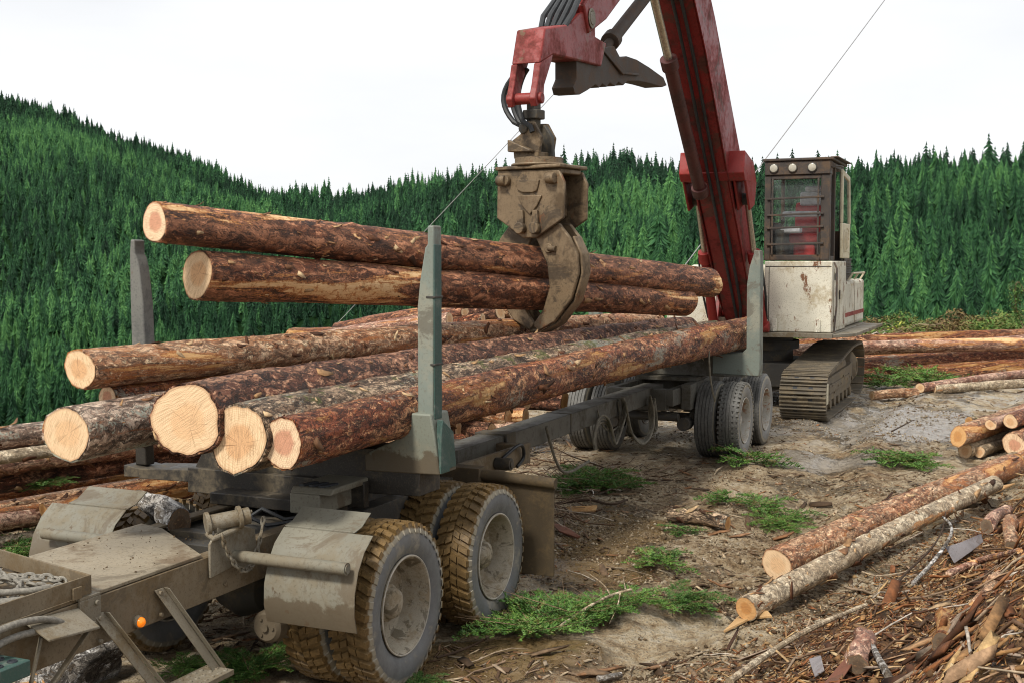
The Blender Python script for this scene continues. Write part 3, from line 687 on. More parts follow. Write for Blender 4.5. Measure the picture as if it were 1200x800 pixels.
# pile at the right edge
GR = 'logs in the small pile at the right edge'
D40 = Vector((math.sin(R(40)), math.cos(R(40)), 0))
for (x, y, z, r, L, mt, ct, lab, sl) in [
        (1122, 511, .34, .135, 6, 'bark_tan', 'cut_old', 'tan log with an orange torn end in the right-hand pile', (.5, .6)),
        (1132, 528, .11, .105, 6, 'bark_pale', 'cut_a', 'pale-barked log with its sawn end lowest left in the right-hand pile', (0, 0)),
        (1149, 529, .09, .075, 5, 'bark_pale', 'cut_a', 'thinnest log on the ground between two thicker ends of the right-hand pile', (0, 0)),
        (1187, 520, .22, .155, 6, 'bark_tan', 'cut_pink', 'thickest sawn end, rightmost in the right-hand pile', (0, 0)),
        (1161, 497, .46, .078, 5, 'bark_pink', 'cut_a', 'small round end on top of the right-hand pile', (0, 0)),
        (1183, 493, .50, .098, 5, 'bark_red', 'cut_a', 'round sawn end on top of the right-hand pile at the photo edge', (0, 0)),
        (1136, 493, .30, .075, 6, 'bark_moss', 'cut_old', 'greenish pole at the back of the right-hand pile', (0, 0)),
        (1192, 540, .16, .10, 5, 'bark_tan', 'cut_old', 'short tan log low under the thickest end of the right-hand pile', (0, 0))]:
    p = gnd(x, y, z); dd = D40 if 'greenish' not in lab else Vector((.9, .43, 0))
    log(p, p+dd*L, r, r*1.1, mt, lab, GR, ct, segs=22, slope0=sl)
GF = 'logs beside the slash heap'
a0, a1 = gnd(909, 661, .14), gnd(1186, 545, .17)
log(a0, a1, .138, .15, 'bark_tan', 'long tan log on the mud with flaking pinkish bark', GF, 'cut_plain', rough=.03, segs=36, seg_len=.05)
b0, b1 = gnd(873, 713, .12), gnd(1165, 566, .26)
log(b0, b1, .088, .085, 'bark_pale', 'long slim pale grey log at the edge of the slash heap', GF, 'cut_old', rough=.03, segs=28, seg_len=.05)
c0, c1 = gnd(786, 603, .10), gnd(853, 613, .09)
c0.z = h1(c0.x, c0.y)+.075; c1.z = h1(c1.x, c1.y)+.07
log(c0, c1, .075, .07, 'bark_moss', 'short muddy log chunk lying alone on the open mud', None, 'cut_old', name='log_chunk', rough=.06)
# logs decked far right
GB = 'logs decked beyond the loader'
for (ya, yb, D, r, mt, lab) in [
        (409, 405, 26.6, .15, 'bark_pink', 'pinkish log emerging behind the loader track'), (401, 394, 29.5, .15, 'bark_red', 'red log along the top back of the far deck'),
        (416, 398, 28.0, .17, 'bark_pink', 'pale pink log rising to the right on the far deck'), (420, 408, 27.3, .10, 'bark_tan', 'thin pale log just under the rising pink one'),
        (431, 416, 27.0, .235, 'bark_red', 'thick dark red log at the middle of the far deck'), (444, 429, 26.6, .20, 'bark_red', 'dark red log at the foot of the far deck with an orange scar'),
        (438, 420, 28.2, .2, 'bark_dark', 'shaded log at the back of the far deck'), (425, 414, 29.0, .2, 'bark_dark', 'dark log buried in the middle of the far deck')]:
    p, q = at(905, ya+1.2*(ya-yb)*.6, D), at(1270, yb-2, D+1.6); log(p, q, r, r*1.05, mt, lab, GB, 'cut_a', segs=22, seg_len=.12, rough=.03, bow=.05)
for (x0, y0, x1, y1, z, r, mt, lab) in [(1078, 454, 1260, 430, .16, .10, 'bark_pink', 'thin pinkish pole with a broken end in front of the far deck'),
        (1094, 456, 1260, 446, .10, .09, 'bark_pale', 'thin pale pole nearest the camera in front of the far deck'), (1022, 463, 1074, 460, .08, .085, 'bark_tan', 'short tan log piece beside the loader track')]:
    p, q = gnd(x0, y0, z), gnd(x1, y1, z); log(p, q, r, r*1.05, mt, lab, GB, 'cut_a', segs=18, seg_len=.15)
# ================================================================== LOGGING TRUCK (rear half; the cab stands outside the picture)
truck = empty('logging_truck', TO, -HD, 'mud-caked logging truck chassis with dual tyres carrying the load of logs', 'truck')
trailer = empty('pole_trailer', TW(0, 9.6, 0), -HD, 'grey pole trailer under the rear of the log load, with dusty dual tyres', 'trailer')

def smooth_pts(P, k=2):
    P = [Vector(p) for p in P]
    for _ in range(k):
        Q_ = [P[0]]
        for i in range(len(P)-1): Q_ += [P[i]*.75+P[i+1]*.25, P[i]*.25+P[i+1]*.75]
        P = Q_+[P[-1]]
    return P
def lug_tyre(name):
    mb = MB()
    prof = [(-.10, .295), (-.125, .33), (-.142, .39), (-.137, .455), (-.122, .492), (-.06, .504), (.06, .504), (.122, .492), (.137, .455), (.142, .39), (.125, .33), (.10, .295)]
    mb.lathe(prof, 72, closed=True)
    n = 40
    def lug(xa, xb, a0, a1, sk, ra, rb, ta, tb):
        vs = []
        for (x, r, t) in ((xa, ra, ta), (xb, rb, tb)):
            s = sk*(x-xa)/(xb-xa)
            for a, rr in ((a0+s, r), (a1+s, r), (a1+s-.012, r+t), (a0+s+.012, r+t)):
                vs.append((x, rr*math.cos(a), rr*math.sin(a)))
        mb.add(vs, [(0, 1, 2, 3), (4, 7, 6, 5), (0, 4, 5, 1), (1, 5, 6, 2), (2, 6, 7, 3), (3, 7, 4, 0)])
    for i in range(n):
        a = 2*math.pi*i/n; w = 2*math.pi/n
        for sd in (1, -1):
            o = 0 if sd > 0 else w*.5
            lug(sd*.058, sd*.126, a+o, a+o+w*.66, w*.35, .498, .488, .026, .030)
            lug(sd*.124, sd*.143, a+o+w*.35, a+o+w*1.0, 0, .480, .452, .036, .010)
            lug(sd*.004, sd*.050, a+o-w*.25, a+o+w*.42, w*.3, .500, .500, .023, .023)
    return mb.build(name, M['tyre_mud'])
def rib_tyre(name, block=False):
    mb = MB(); g = []
    for k in range(5):
        x0 = -.112+k*.0465; g += [(x0, .522), (x0+.034, .522), (x0+.036, .508), (x0+.0445, .508)]
    prof = [(-.10, .295), (-.125, .33), (-.140, .39), (-.136, .455), (-.124, .50)]+g[:-2]+[(.124, .50), (.136, .455), (.140, .39), (.125, .33), (.10, .295)]
    mb.lathe(prof, 80, closed=True)
    if block:
        n = 46
        for i in range(n):
            a = 2*math.pi*i/n; w = 2*math.pi/n
            for sd in (1, -1):
                o = a+(0 if sd > 0 else w*.5); vs = []
                for (x, r, t) in ((sd*.05, .512, .02), (sd*.142, .470, .045)):
                    for b, rr in ((o, r), (o+w*.6, r), (o+w*.55, r+t), (o+w*.05, r+t)): vs.append((x, rr*math.cos(b), rr*math.sin(b)))
                mb.add(vs, [(0, 1, 2, 3), (4, 7, 6, 5), (0, 4, 5, 1), (1, 5, 6, 2), (2, 6, 7, 3), (3, 7, 4, 0)])
    return mb.build(name, M['tyre_grey'])
def rim(mat):
    mb = MB()
    mb.lathe([(.118, .312), (.128, .312), (.130, .300), (.122, .292), (.085, .286), (.03, .276), (-.045, .262), (-.062, .235), (-.07, .16), (-.05, .118), (-.05, .02), (-.05, 0.001)], 56)
    mb.lathe([(-.118, .312), (-.122, .295), (-.09, .288), (-.045, .265)], 56)
    for k in range(10):
        a = 2*math.pi*k/10; y, z = .145*math.cos(a), .145*math.sin(a); mb.cyl((-.075, y, z), (-.035, y, z), .013, 8)
    return mb.build('wheel', mat)
def hub(mat):
    mb = MB(); mb.lathe([(-.06, .125), (.0, .118), (.012, .10), (.03, .098), (.055, .085), (.07, .055), (.075, .001)], 36); return mb.build('hub', mat)
def rim_ring():
    mb = MB(); mb.lathe([(.1305, .303), (.1335, .307), (.1325, .313), (.1285, .3145), (.127, .305)], 64, closed=True); return mb.build('rim_edge', M['rimedge'])
def make_wheel(tyre, rmat, parent):
    w = rim(rmat); w.parent = parent; tyre.parent = w; h = hub(rmat); h.parent = w; e = rim_ring(); e.parent = w
    return w
wt = make_wheel(lug_tyre('tyre'), M['rim'], truck)
def put(w, u, v, side, spin, z=.525):
    w.location = (u, v, z); w.rotation_euler = (spin, 0, 0) if side > 0 else (spin, 0, math.pi)
first = True
for v in (-.685, .685):
    for side in (1, -1):
        for u, turned in ((1.08, 0), (.745, 1)):
            w = wt if first else copy_tree(wt, truck); first = False
            put(w, side*u, v, side*(-1 if turned else 1), rnd.random()*6)
wr = make_wheel(rib_tyre('tyre'), M['rim_pale'], trailer); wb = make_wheel(rib_tyre('tyre', True), M['rim_pale'], trailer)
used = [True, True]
fr, fb = True, True
for v in (-.66, .72):
    for side in (1, -1):
        for u, turned in ((1.08, 0), (.745, 1)):
            blk = (v < 0 and side > 0 and not turned)
            if blk: w = wb
            elif fr: w = wr; fr = False
            else: w = copy_tree(wr, trailer)
            put(w, side*u, v, side*(-1 if turned else 1), rnd.random()*6)

# --- chassis
fm = MB()
for s in (1, -1):
    # C section rail with flanges
    fm.bx(s*.425, s*.44, -6.2, 2.0, .72, .975); fm.bx(s*.34, s*.424, -6.2, 2.0, .958, .975); fm.bx(s*.34, s*.424, -6.2, 2.0, .72, .737)
fm.build('chassis_rail', M['frame'], truck, .004)
tl = MB()
for s in (1, -1): tl.prism([(1.3, .78), (1.95, .80), (3.16, .785), (3.16, .975), (1.5, 1.0), (1.3, 1.0)], 'x', s*.445, s*.40)
tl.bx(-.398, .398, 3.02, 3.14, .80, .965); tl.bx(-.398, .398, 1.6, 1.75, .80, .95)
tl.build('rear_frame', M['frame'], truck, .006)
cm = MB()
for v in (-4.2, -2.9, -1.0, .0, .9): cm.bx(-.335, .335, v-.05, v+.05, .74, .94)
cm.cyl((0, -4.5, .66), (0, -.8, .58), .055, 14)
for v in (-.685, .685):
    cm.cyl((-.98, v, .525), (.98, v, .525), .07, 16); cm.lathe([(-.22, .02), (-.16, .15), (0, .21), (.16, .15), (.22, .02)], 20, (0, v, .525))
    for s in (1, -1): cm.lathe([(-.06, .19), (.06, .19)], 24, (s*.60, v, .525)); cm.box((s*.44, v, .70), (.16, .3, .12))
for s in (1, -1):
    cm.bar((s*.5, -.78, .56), (s*.5, .78, .56), .10, .16); cm.lathe([(-.13, .001), (-.13, .12), (.13, .12), (.13, .001)], 20, (s*.55, 0, .62))
cm.build('axle_assembly', M['dark'], truck, .004)
ch0 = None
for s in (1, -1):
    for v in (-1.20, .2):
        if ch0 is None:
            ac = MB(); ac.lathe([(-.09, .001), (-.09, .08), (-.07, .10), (.02, .105), (.03, .118), (.05, .118), (.06, .10), (.16, .09), (.16, .001)], 28, ax='y'); ac.cyl((0, -.105, 0), (0, -.09, 0), .025, 10)
            for k in range(3): w = k*2.1; ac.cyl((.055*math.cos(w), -.10, .055*math.sin(w)), (.055*math.cos(w), -.088, .055*math.sin(w)), .01, 8)
            o = ch0 = ac.build('brake_chamber', M['fender'], truck)
        else: o = copy_tree(ch0, truck)
        o.location = (s*.57, v, .475)
dk = MB()
dk.prism([(-.45, -2.12), (-.12, -2.27), (.432, -2.53), (.432, -1.70), (-.23, -1.24), (-.45, -1.18)], 'z', .979, .999)
dk.build('deck_plate', M['deck'], truck, .004)
d2 = MB(); d2.prism([(-.43, -.95), (.40, -.95), (.40, -.16), (-.43, -.16)], 'z', .90, .915); d2.bx(-.335, .335, -1.19, -.96, .74, .90)
d2.build('floor_plate', M['dark'], truck, .003)
# --- mudguards in front of the tandem
def guard(s, full):
    mb = MB()
    a, b = (s*.655, s*1.27) if full else (s*.55, s*1.17)
    prof = [(-1.385, .555), (-1.415, .66), (-1.41, .78), (-1.37, .90), (-1.30, 1.0), (-1.20, 1.075)]
    mb.sheet(prof, 'x', a, b, .008); mb.sheet([(-1.195, 1.078), (-1.11, 1.095), (-1.0, 1.16)], 'x', a+s*.0, b-s*.13, .008)
    mb.bar((a+s*.01, -1.192, 1.083), (b-s*.14, -1.192, 1.083), .014, .014)
    return mb.build('mudguard', M['fender'], truck, .003)
for s in (1, -1):
    g = guard(s, s > 0); t = MB(); e = s*(1.235 if s > 0 else 1.02)
    t.cyl((s*.442, -1.435, .935), (e, -1.435, .935), .036, 20); t.cyl((e-s*.0, -1.435, .935), (e+s*.006, -1.435, .935), .026, 16)
    t.build('guard_tube', M['fender'], g)
# --- bunk with stakes
bk = MB(); bk.prism([(-1.36, 1.05), (-1.36, 1.125), (-.85, 1.15), (-.70, 1.40), (1.02, 1.40), (1.02, 1.10), (-.75, 1.06)], 'y', -.15, .15); bk.bx(-.85, .63, -.22, -.153, 1.0, 1.18); bk.bx(-.5, .5, -.42, .42, .98, 1.06)
bk.prism([(-1.52, 1.05), (-1.365, 1.055), (-1.365, 1.12), (-1.52, 1.14)], 'y', -.13, .13)
bunk = bk.build('bunk', M['bunk'], truck, .006)
bp = MB(); bp.bx(.30, .53, -.62, -.02, 1.02, 1.155); bp.prism([(-.62, 1.155), (-.58, 1.195), (-.02, 1.205), (-.02, 1.158)], 'x', .30, .62)
pad = bp.build('pivot_pad', M['fender'], truck, .01)
sl = MB()
for k in range(3): sl.prism([(.345+k*.075, -.575), (.385+k*.075, -.575), (.415+k*.075, -.44), (.375+k*.075, -.44)], 'z', 1.196, 1.2085)
sl.build('pad_slot', M['slot'], pad)
def stake(pts, mat, v0, v1, parent, name='stake'):
    mb = MB(); mb.prism(pts, 'y', v0, v1); return mb.build(name, mat, parent, .012, seg=3)
rs_up = [(.985, 1.56), (.992, 1.75), (.992, 2.36), (1.012, 2.54), (1.052, 2.76), (1.070, 2.78), (1.070, 2.905), (1.120, 2.905), (1.117, 2.80), (1.107, 1.70), (1.12, 1.56)]
st = stake(rs_up, M['stake'], -.125, -.01, truck)
gus = stake([(.60, 1.245), (.60, 1.36), (.70, 1.41), (.83, 1.47), (.92, 1.575), (.955, 1.66), (1.108, 1.66), (1.135, 1.52), (1.172, 1.255)], M['foot'], -.16, .10, truck, 'stake_foot')
wp = MB(); wp.prism([(-.120, 1.62), (-.015, 1.62), (-.015, 2.78), (-.120, 2.78)], 'x', 1.1085, 1.1205); wp.prism([(-.15, 1.28), (.09, 1.28), (.05, 1.52), (-.11, 1.62)], 'x', 1.1745, 1.13)
wp.prism([(-.150, 1.262), (-.02, 1.262), (-.02, 1.50), (-.128, 1.60), (-.145, 1.50)], 'x', 1.16, 1.180)
wp.build('stake_edge', M['green'], st, .004)
for z in (2.425, 1.98): jb = MB(); jb.bx(1.06 if z > 2 else 1.09, 1.126, -.130, -.004, z, z+.014); jb.build('stake_band', M['dark'], st, .003)
du, dz = plv(150, 283, .0), plv(177, 400, .0)
LS = [(-1.355, 2.02), (-1.365, 2.35), (-1.395, 2.62), (-1.415, 2.70), (-1.435, 2.73), (-1.435, 2.83), (-1.472, 2.835), (-1.482, 2.73), (-1.485, 2.40), (-1.475, 1.20), (-1.30, 1.18)]
stake([(x_, z_) for x_, z_ in LS if z_ > 1.5]+[(-1.475, 1.5), (-1.34, 1.5)], M['stake_old'], -.06, .06, truck)
stake([(-1.478, 1.13), (-1.478, 1.497), (-1.39, 1.497), (-1.37, 1.13)], M['bunk'], -.05, .05, truck, 'stake_foot')
# --- clutter around the bunk
hs = MB()
for k in range(4):
    y = -.75+.2*k; hs.tube([(-.2+.1*k, y, .93), (.0, y+.05, 1.0), (.2, y+.02, .95), (.34, y+.1, .97)], .014, 8)
hs.build('brake_hose', M['hose'], truck)
mf = MB(); mf.bx(.76, 1.405, 1.325, 1.34, .235, .945); mf.build('mud_flap', M['flap'], truck, .004)
mh = MB(); mh.tube([(.44, 1.32, .985), (.9, 1.32, .99), (1.42, 1.32, .965)], .045, 12); mh.bx(.46, .80, 1.25, 1.40, .80, 1.05); mh.build('flap_hanger', M['flap'], truck, .004)
mf = MB(); mf.bx(-1.405, -.76, 1.325, 1.34, .235, .945); mf.build('mud_flap', M['flap'], truck, .004)
# side clutter between rail and wheels
sc = MB(); sc.bx(.45, .62, -.2, .55, .80, .98); sc.build('spring_hanger', M['dark'], truck, .005)
sc = MB(); sc.bx(.45, .58, 1.0, 1.24, .78, .97); sc.build('spring_hanger', M['dark'], truck, .005)
sc = MB(); sc.cyl((.60, 2.35, .90), (.45, 2.35, .90), .055, 16); sc.cyl((.60, 2.35, .90), (.61, 2.35, .90), .035, 12); sc.build('air_coupling', M['dark'], truck, .005)
sc = MB(); sc.tube(smooth_pts([(.47, 2.45, .93), (.52, 2.65, 1.02), (.5, 2.85, 1.0), (.47, 2.95, .86), (.46, 2.8, .80)]), .016, 8); sc.build('brake_hose', M['hose'], truck)
# --- front end details on the right rail
br = MB(); br.bx(.443, .458, -2.68, -2.535, .815, .985); br.bx(.40, .457, -2.68, -2.535, .985, 1.0)
for (v, z) in ((-2.60, .855), (-2.57, .955)): br.cyl((.458, v, z), (.474, v, z), .014, 8)
br.build('rail_bracket', M['steel'], truck, .003)
ld = MB()
for (v0, v1, z0, z1) in ((-2.55, -2.28, .89, .40), (-2.09, -1.835, .90, .40)):
    ld.add([(.446, v0-.035, z0), (.446, v0+.035, z0), (.62, v1+.035, z1), (.62, v1-.035, z1), (.454, v0-.035, z0), (.454, v0+.035, z0), (.628, v1+.035, z1), (.628, v1-.035, z1)],
           [(0, 1, 2, 3), (4, 5, 6, 7), (0, 4, 5, 1), (1, 5, 6, 2), (2, 6, 7, 3), (3, 7, 4, 0)])
    ld.add([(.455, v0+.035, z0), (.490, v0+.035, z0), (.664, v1+.035, z1), (.63, v1+.035, z1), (.455, v0+.042, z0), (.490, v0+.042, z0), (.664, v1+.042, z1), (.63, v1+.042, z1)],
           [(0, 1, 2, 3), (4, 5, 6, 7), (0, 4, 5, 1), (1, 5, 6, 2), (2, 6, 7, 3), (3, 7, 4, 0)])
    for q in (.02, .14): ld.cyl((.455, v0, z0-q), (.472, v0, z0-q), .012, 8)
stp = ld.build('step_ladder', M['steel'], truck, .002)
td = MB(); td.bx(.53, .72, -2.34, -1.80, .372, .402)
for i in range(9):
    for j in range(3): td.lathe([(.402, .016), (.409, .013), (.409, .007), (.402, .006)], 8, (.565+j*.06, -2.29+i*.057, 0), ax='z')
td.build('step_tread', M['steel'], stp, .003)
lt = MB(); lt.lathe([(.44, .034), (.462, .034), (.466, .028)], 20, (0, -2.257, .766)); mk = lt.build('marker_lamp', M['steel'], truck)
lt = MB(); lt.lathe([(.464, .027), (.478, .025), (.488, .015), (.491, .001)], 20, (0, -2.257, .766)); lt.build('amber_lens', M['amber'], mk)
for (v, z) in ((-1.95, .86), (-1.6, .80), (-1.2, .88), (-2.42, .79), (-1.75, .93)):
    pass
bl = MB()
for (v, z) in ((-2.02, .88), (-1.50, .78), (-1.18, .90), (-2.44, .80), (-1.02, .80), (-.75, .9), (-.6, .8)): bl.lathe([(.44, .016), (.452, .016), (.455, .011), (.455, .001)], 8, (0, v, z))
bl.build('rail_bolt', M['frame'], truck)
# tray behind the cab
ty = MB()
ty.bx(.432, .442, -4.2, -2.592, 1.003, 1.098); ty.bx(-.46, -.45, -4.2, -2.592, 1.003, 1.098)
ty.prism([(-.46, -2.36), (-.45, -2.35), (.442, -2.582), (.442, -2.592), (.435, -2.595)], 'z', 1.003, 1.098)
ty.bx(-.449, .431, -4.2, -2.42, .979, .9975); ty.bx(.443, .455, -2.72, -2.66, 1.0, 1.06)
tray = ty.build('chain_tray', M['frame'], truck, .002)
# hook plate with strut, green grab step
hk = MB()
A_ = [(.445, -3.03, .985), (.445, -2.68, .955), (.60, -2.70, .885), (.60, -3.03, .915)]
hk.add(A_+[(x, y, z-.012) for x, y, z in A_], [(0, 1, 2, 3), (7, 6, 5, 4), (0, 4, 5, 1), (1, 5, 6, 2), (2, 6, 7, 3), (3, 7, 4, 0)])
hk.bar((.56, -2.72, .88), (.50, -2.99, .60), .035, .012); hk.bar((.50, -2.98, .90), (.455, -3.05, .55), .04, .012)
hk.cyl((.44, -3.12, .80), (.47, -3.12, .80), .03, 10)
hk.build('hook_plate', M['steel'], truck, .003)
v0, z0 = pl(36, 772, .62); v1, z1 = pl(38, 795, .62)
gs = MB(); gs.bx(.36, .62, v0-.9, v0, z0-.075, z0); gst = gs.build('grab_step', M['green'], truck, .006)
hole0 = None
for i in range(9):
    for j in range(3):
        if hole0 is None:
            gh = MB(); gh.lathe([(.001, .024), (.007, .022), (.007, .015), (.0015, .014), (.0014, .001)], 12, ax='z'); o = hole0 = gh.build('grip_hole', M['slot'], gst)
        else: o = copy_tree(hole0, gst)
        o.location = (.41+j*.08, v0-.06-i*.08, z0)
# load binder winch on the rail
bd = MB()
bd.prism([(-1.66, .855), (-1.44, .875), (-1.44, 1.06), (-1.50, 1.105), (-1.60, 1.105), (-1.66, 1.05)], 'x', .446, .462)
bd.prism([(-1.44, .87), (-1.25, .80), (-1.2, .88), (-1.22, 1.05), (-1.40, 1.12), (-1.50, 1.105)], 'x', .446, .456)
w0, w1 = Vector((.40, -1.60, 1.155)), Vector((.52, -1.46, 1.175))
bd.cyl(w0, w1, .048, 18); dv = (w1-w0).normalized()
for p in (w0, w1): bd.cyl(p-dv*.012, p+dv*.012, .068, 14)
bd.cyl(w1+dv*.012, w1+dv*.06, .05, 14); bd.cyl(w1+dv*.06+Vector((0, 0, .02)), w1+dv*.075+Vector((0, 0, .02)), .012, 8)
bd.tube([w0+Vector((0, 0, -.06)), (.47, -1.64, 1.08), (.49, -1.55, 1.095), (.53, -1.44, 1.12)], .018, 8)
bd.bar((.45, -1.52, 1.10), (.45, -1.52, 1.16), .14, .03)
bd.build('binder_winch', M['steel'], truck, .003)

def chain(name, pts, link_len, r, mat, label, cat, world=True):
    P = [Vector(p) for p in pts]; seg = [(P[i+1]-P[i]).length for i in range(len(P)-1)]; tot = sum(seg); n = int(tot/(link_len*.72)); mb = MB()
    def pos(s):
        for i, l in enumerate(seg):
            if s <= l or i == len(seg)-1: return P[i].lerp(P[i+1], min(1, s/l)), (P[i+1]-P[i]).normalized()
            s -= l
    for k in range(n):
        c, t = pos((k+.5)*tot/n); a = t.cross(Vector((.31, .2, .9))).normalized(); b = t.cross(a)
        if k % 2: a, b = b, a
        a = (a*math.cos(.5)+b*math.sin(.5)); ring = []
        for j in range(12):
            w = 2*math.pi*j/12; ring.append(c+t*math.cos(w)*link_len*.5+a*math.sin(w)*link_len*.30)
        mb.tube(ring, r, 6, closed=True)
    return mb
def finish_top(mb, name, mat, label, cat, group=None, bevel=0):
    c = sum(mb.v, Vector())/len(mb.v); zmin = min(p.z for p in mb.v); org = Vector((c.x, c.y, zmin)); mb.v = [p-org for p in mb.v]
    o = mb.build(name, mat, None, bevel, M=Matrix.Translation(org)); ROOTM[o.name] = Matrix.Translation(org); return props(o, label, cat, group)
cp = []
for k in range(25):
    t = k/24; v = -1.60+.40*t; z = 1.10-.26*math.sin(math.pi*t)**.75+.02*t; cp.append(TW(.50+.02*math.sin(t*3), v, z))
finish_top(chain('chain', cp, .052, .0072, M['steel'], '', ''), 'chain', M['steel'], 'short muddy chain hanging in a loop from the winch on the truck rail', 'chain')
# chains and cables lying in the tray
tp = []
for k in range(60):
    t = k/59; tp.append(TW(-.3+.25*math.sin(t*23)+.35*t, -3.3+.75*t+.10*math.sin(t*31), 1.02+.02*math.sin(t*40)+.015))
finish_top(chain('chain', tp, .06, .009, M['wire'], '', ''), 'chain', M['wire'], 'tangled chain heaped in the open tray at the left edge', 'chain')
for j, (a, b, rr, lb) in enumerate([((-.40, -3.6, 1.05), (.30, -2.72, 1.04), .017, 'upper muddy wire rope stretched across the chain tray'), ((-.2, -3.7, 1.03), (.36, -2.84, 1.03), .022, 'thicker muddy wire rope lying in front across the chain tray')]):
    m_ = MB(); A2, B2 = Vector(a), Vector(b)
    m_.tube([TW(*(A2.lerp(B2, k/12)+Vector((.02*math.sin(k*1.3), 0, .006*math.sin(k)+.004*k/3)))) for k in range(13)], rr, 10)
    finish_top(m_, 'wire_rope', M['wire'], lb, 'wire rope')
for pts, lb in (([(-60, 790), (-25, 752), (0, 737), (30, 727), (58, 724), (75, 730), (85, 741)], 'muddy wire rope looped over the hook plate, upper strand'), ([(-60, 815), (-25, 772), (0, 753), (25, 743), (50, 738), (68, 735)], 'muddy wire rope looped over the hook plate, lower strand')):
    m_ = MB(); m_.tube(smooth_pts([TW(.50, *pl(x, y, .50)) for x, y in pts], 3), .017, 10)
    finish_top(m_, 'wire_rope', M['wire'], lb, 'wire rope')
# weathered wood on and under the chassis
log(TW(-.86, -.72, 1.02), TW(-.30, -.98, .985), .075, .085, 'bark_white', 'white weathered wood chunk wedged on the truck frame below the bunk', None, 'cut_dark', name='wood_chunk', rough=.12, segs=22, seg_len=.04, knots=4)
q0, q1 = gnd(40, 815, .12), gnd(128, 768, .13)
log(q0, q1, .15, .12, 'bark_white', 'pale weathered log end on the ground under the truck steps', None, 'cut_old', name='wood_chunk', rough=.12, segs=22, seg_len=.05)

# ================================================================== POLE TRAILER (local v runs from its own origin at truck v = 9.6)
OF = -9.6
rb = MB()
rb.bx(-.13, .15, 2.2+OF, 8.6+OF, .80, 1.015); rb.build('reach_beam', M['beam'], trailer, .008)
rc = MB()
rc.bx(-.16, .18, 3.2+OF, 3.42+OF, .79, 1.03); rc.build('reach_collar', M['dark'], trailer, .004)
for v in (5.0, 6.6): rc = MB(); rc.bx(-.135, .155, v+OF, v+OF+.03, .795, 1.02); rc.build('reach_collar', M['dark'], trailer, .004)
tf = MB()
for s in (1, -1): tf.bx(s*.36, s*.46, -1.6, 1.9, .78, 1.0); tf.bar((s*.5, -.75, .58), (s*.5, .8, .58), .10, .15)
tf.bx(-.36, .36, -1.6, -1.45, .72, 1.0); tf.bx(-.36, .36, .0, .15, .72, 1.0); tf.bx(-.36, .36, 1.7, 1.85, .72, 1.0)
for s in (1, -1): tf.bx(s*.47, s*.60, -1.25, -.95, .70, 1.04)
tf.build('trailer_frame', M['beam'], trailer, .006)
ta = MB()
for v in (-.66, .72):
    ta.cyl((-.98, v, .525), (.98, v, .525), .065, 14)
    for s in (1, -1): ta.lathe([(-.07, .19), (.07, .19)], 22, (s*.6, v, .525)); ta.bx(s*.38, s*.56, v-.15, v+.15, .62, .78)
for s in (1, -1): ta.lathe([(-.10, .001), (-.10, .09), (.12, .09), (.12, .001)], 18, (s*.5, -1.15, .50), ax='y')
ta.cyl((-.45, -1.3, .60), (.45, -1.3, .60), .055, 12)
ta.build('axle_assembly', M['dark'], trailer, .004)
tb = MB(); tb.bx(-1.2, 1.05, -.15, .15, 1.06, 1.36); tb.bx(-.45, .45, -.4, .4, 1.0, 1.055); tb.build('bunk', M['beam'], trailer, .008)
ts = MB(); ts.prism([(.62, 1.10), (.62, 1.38), (1.03, 1.40), (1.10, 1.46), (1.095, 2.35), (1.13, 2.60), (1.185, 2.78), (1.19, 2.83), (1.265, 2.83), (1.28, 2.70), (1.29, 1.20), (1.28, 1.08)], 'y', -.16, .06)
ts.build('stake', M['stake'], trailer, .012)
ts = MB(); ts.prism([(-1.0, 1.10), (-1.0, 1.38), (-1.10, 1.46), (-1.13, 2.60), (-1.19, 2.75), (-1.265, 2.75), (-1.28, 1.08)], 'y', -.10, .10); ts.build('stake', M['stake'], trailer, .012)
# fender bar over the trailer wheels and hanging cord
tg = MB(); tg.bx(.47, 1.05, .98, 1.05, 1.03, 1.09); tg.bx(.6, 1.2, -.06, -.02, 1.08, 1.12); tg.build('guard_bar', M['steel'], trailer, .005)
# coiled air hoses under the reach
def vloop(cx, cz, rx, rz, v, n=26, a0=0, a1=2*math.pi, dv=0.0): return [(cx*0+.17, cx+rx*math.cos(a0+(a1-a0)*k/n), cz+rz*math.sin(a0+(a1-a0)*k/n)) for k in range(n+1)]
ah = MB()
def hose_px(pts, u, dx=0, dy=0, r=.014):
    hp = []
    for (x, y) in pts:
        v_, z_ = pl(x+dx, y+dy, u); hp.append((u, v_+OF, max(.05, z_)))
    ah.tube(smooth_pts(hp, 3), r, 8)
for k in range(3):
    hose_px([(728+k, 465), (731+k*2, 478), (727+k*2, 495), (722+k, 516), (721, 522), (718, 510-k*3), (713, 497-k*4), (705, 493-k*4), (699, 500-k*3), (697-k, 514), (699-k, 526)], .19+.03*k)
for k in range(4):
    hose_px([(733, 470), (735+k, 492+k*2), (740+k, 508+k*2), (750+k, 517+k*1.5), (759+k, 513), (762+k*1.5, 498), (760+k*2, 478), (762, 463)], .20+.03*k)
for k in range(3): hose_px([(763+k*2, 466), (766+k*2, 490), (765+k*2.4, 512-k*3), (762+k*2, 500), (763+k*2, 470)], .22+.03*k)
hose_px([(700, 480), (706, 500), (716, 506), (728, 497), (724, 470)], .17, r=.010); hose_px([(640, 500), (652, 545), (664, 556), (690, 540)], .20, r=.016)
ah.build('air_hose', M['ropehose'], trailer)
m_ = MB(); pts_ = [(831, 400), (831, 420), (832, 440), (835, 458), (838, 470)]
m_.tube([LO*0+TW(1.0, *pl(x, y, 1.0)) for x, y in pts_], .012, 6)
finish_top(m_, 'cord', M['ropehose'], 'thin pale cord hanging from the loaded log over the trailer tyres', 'cord')
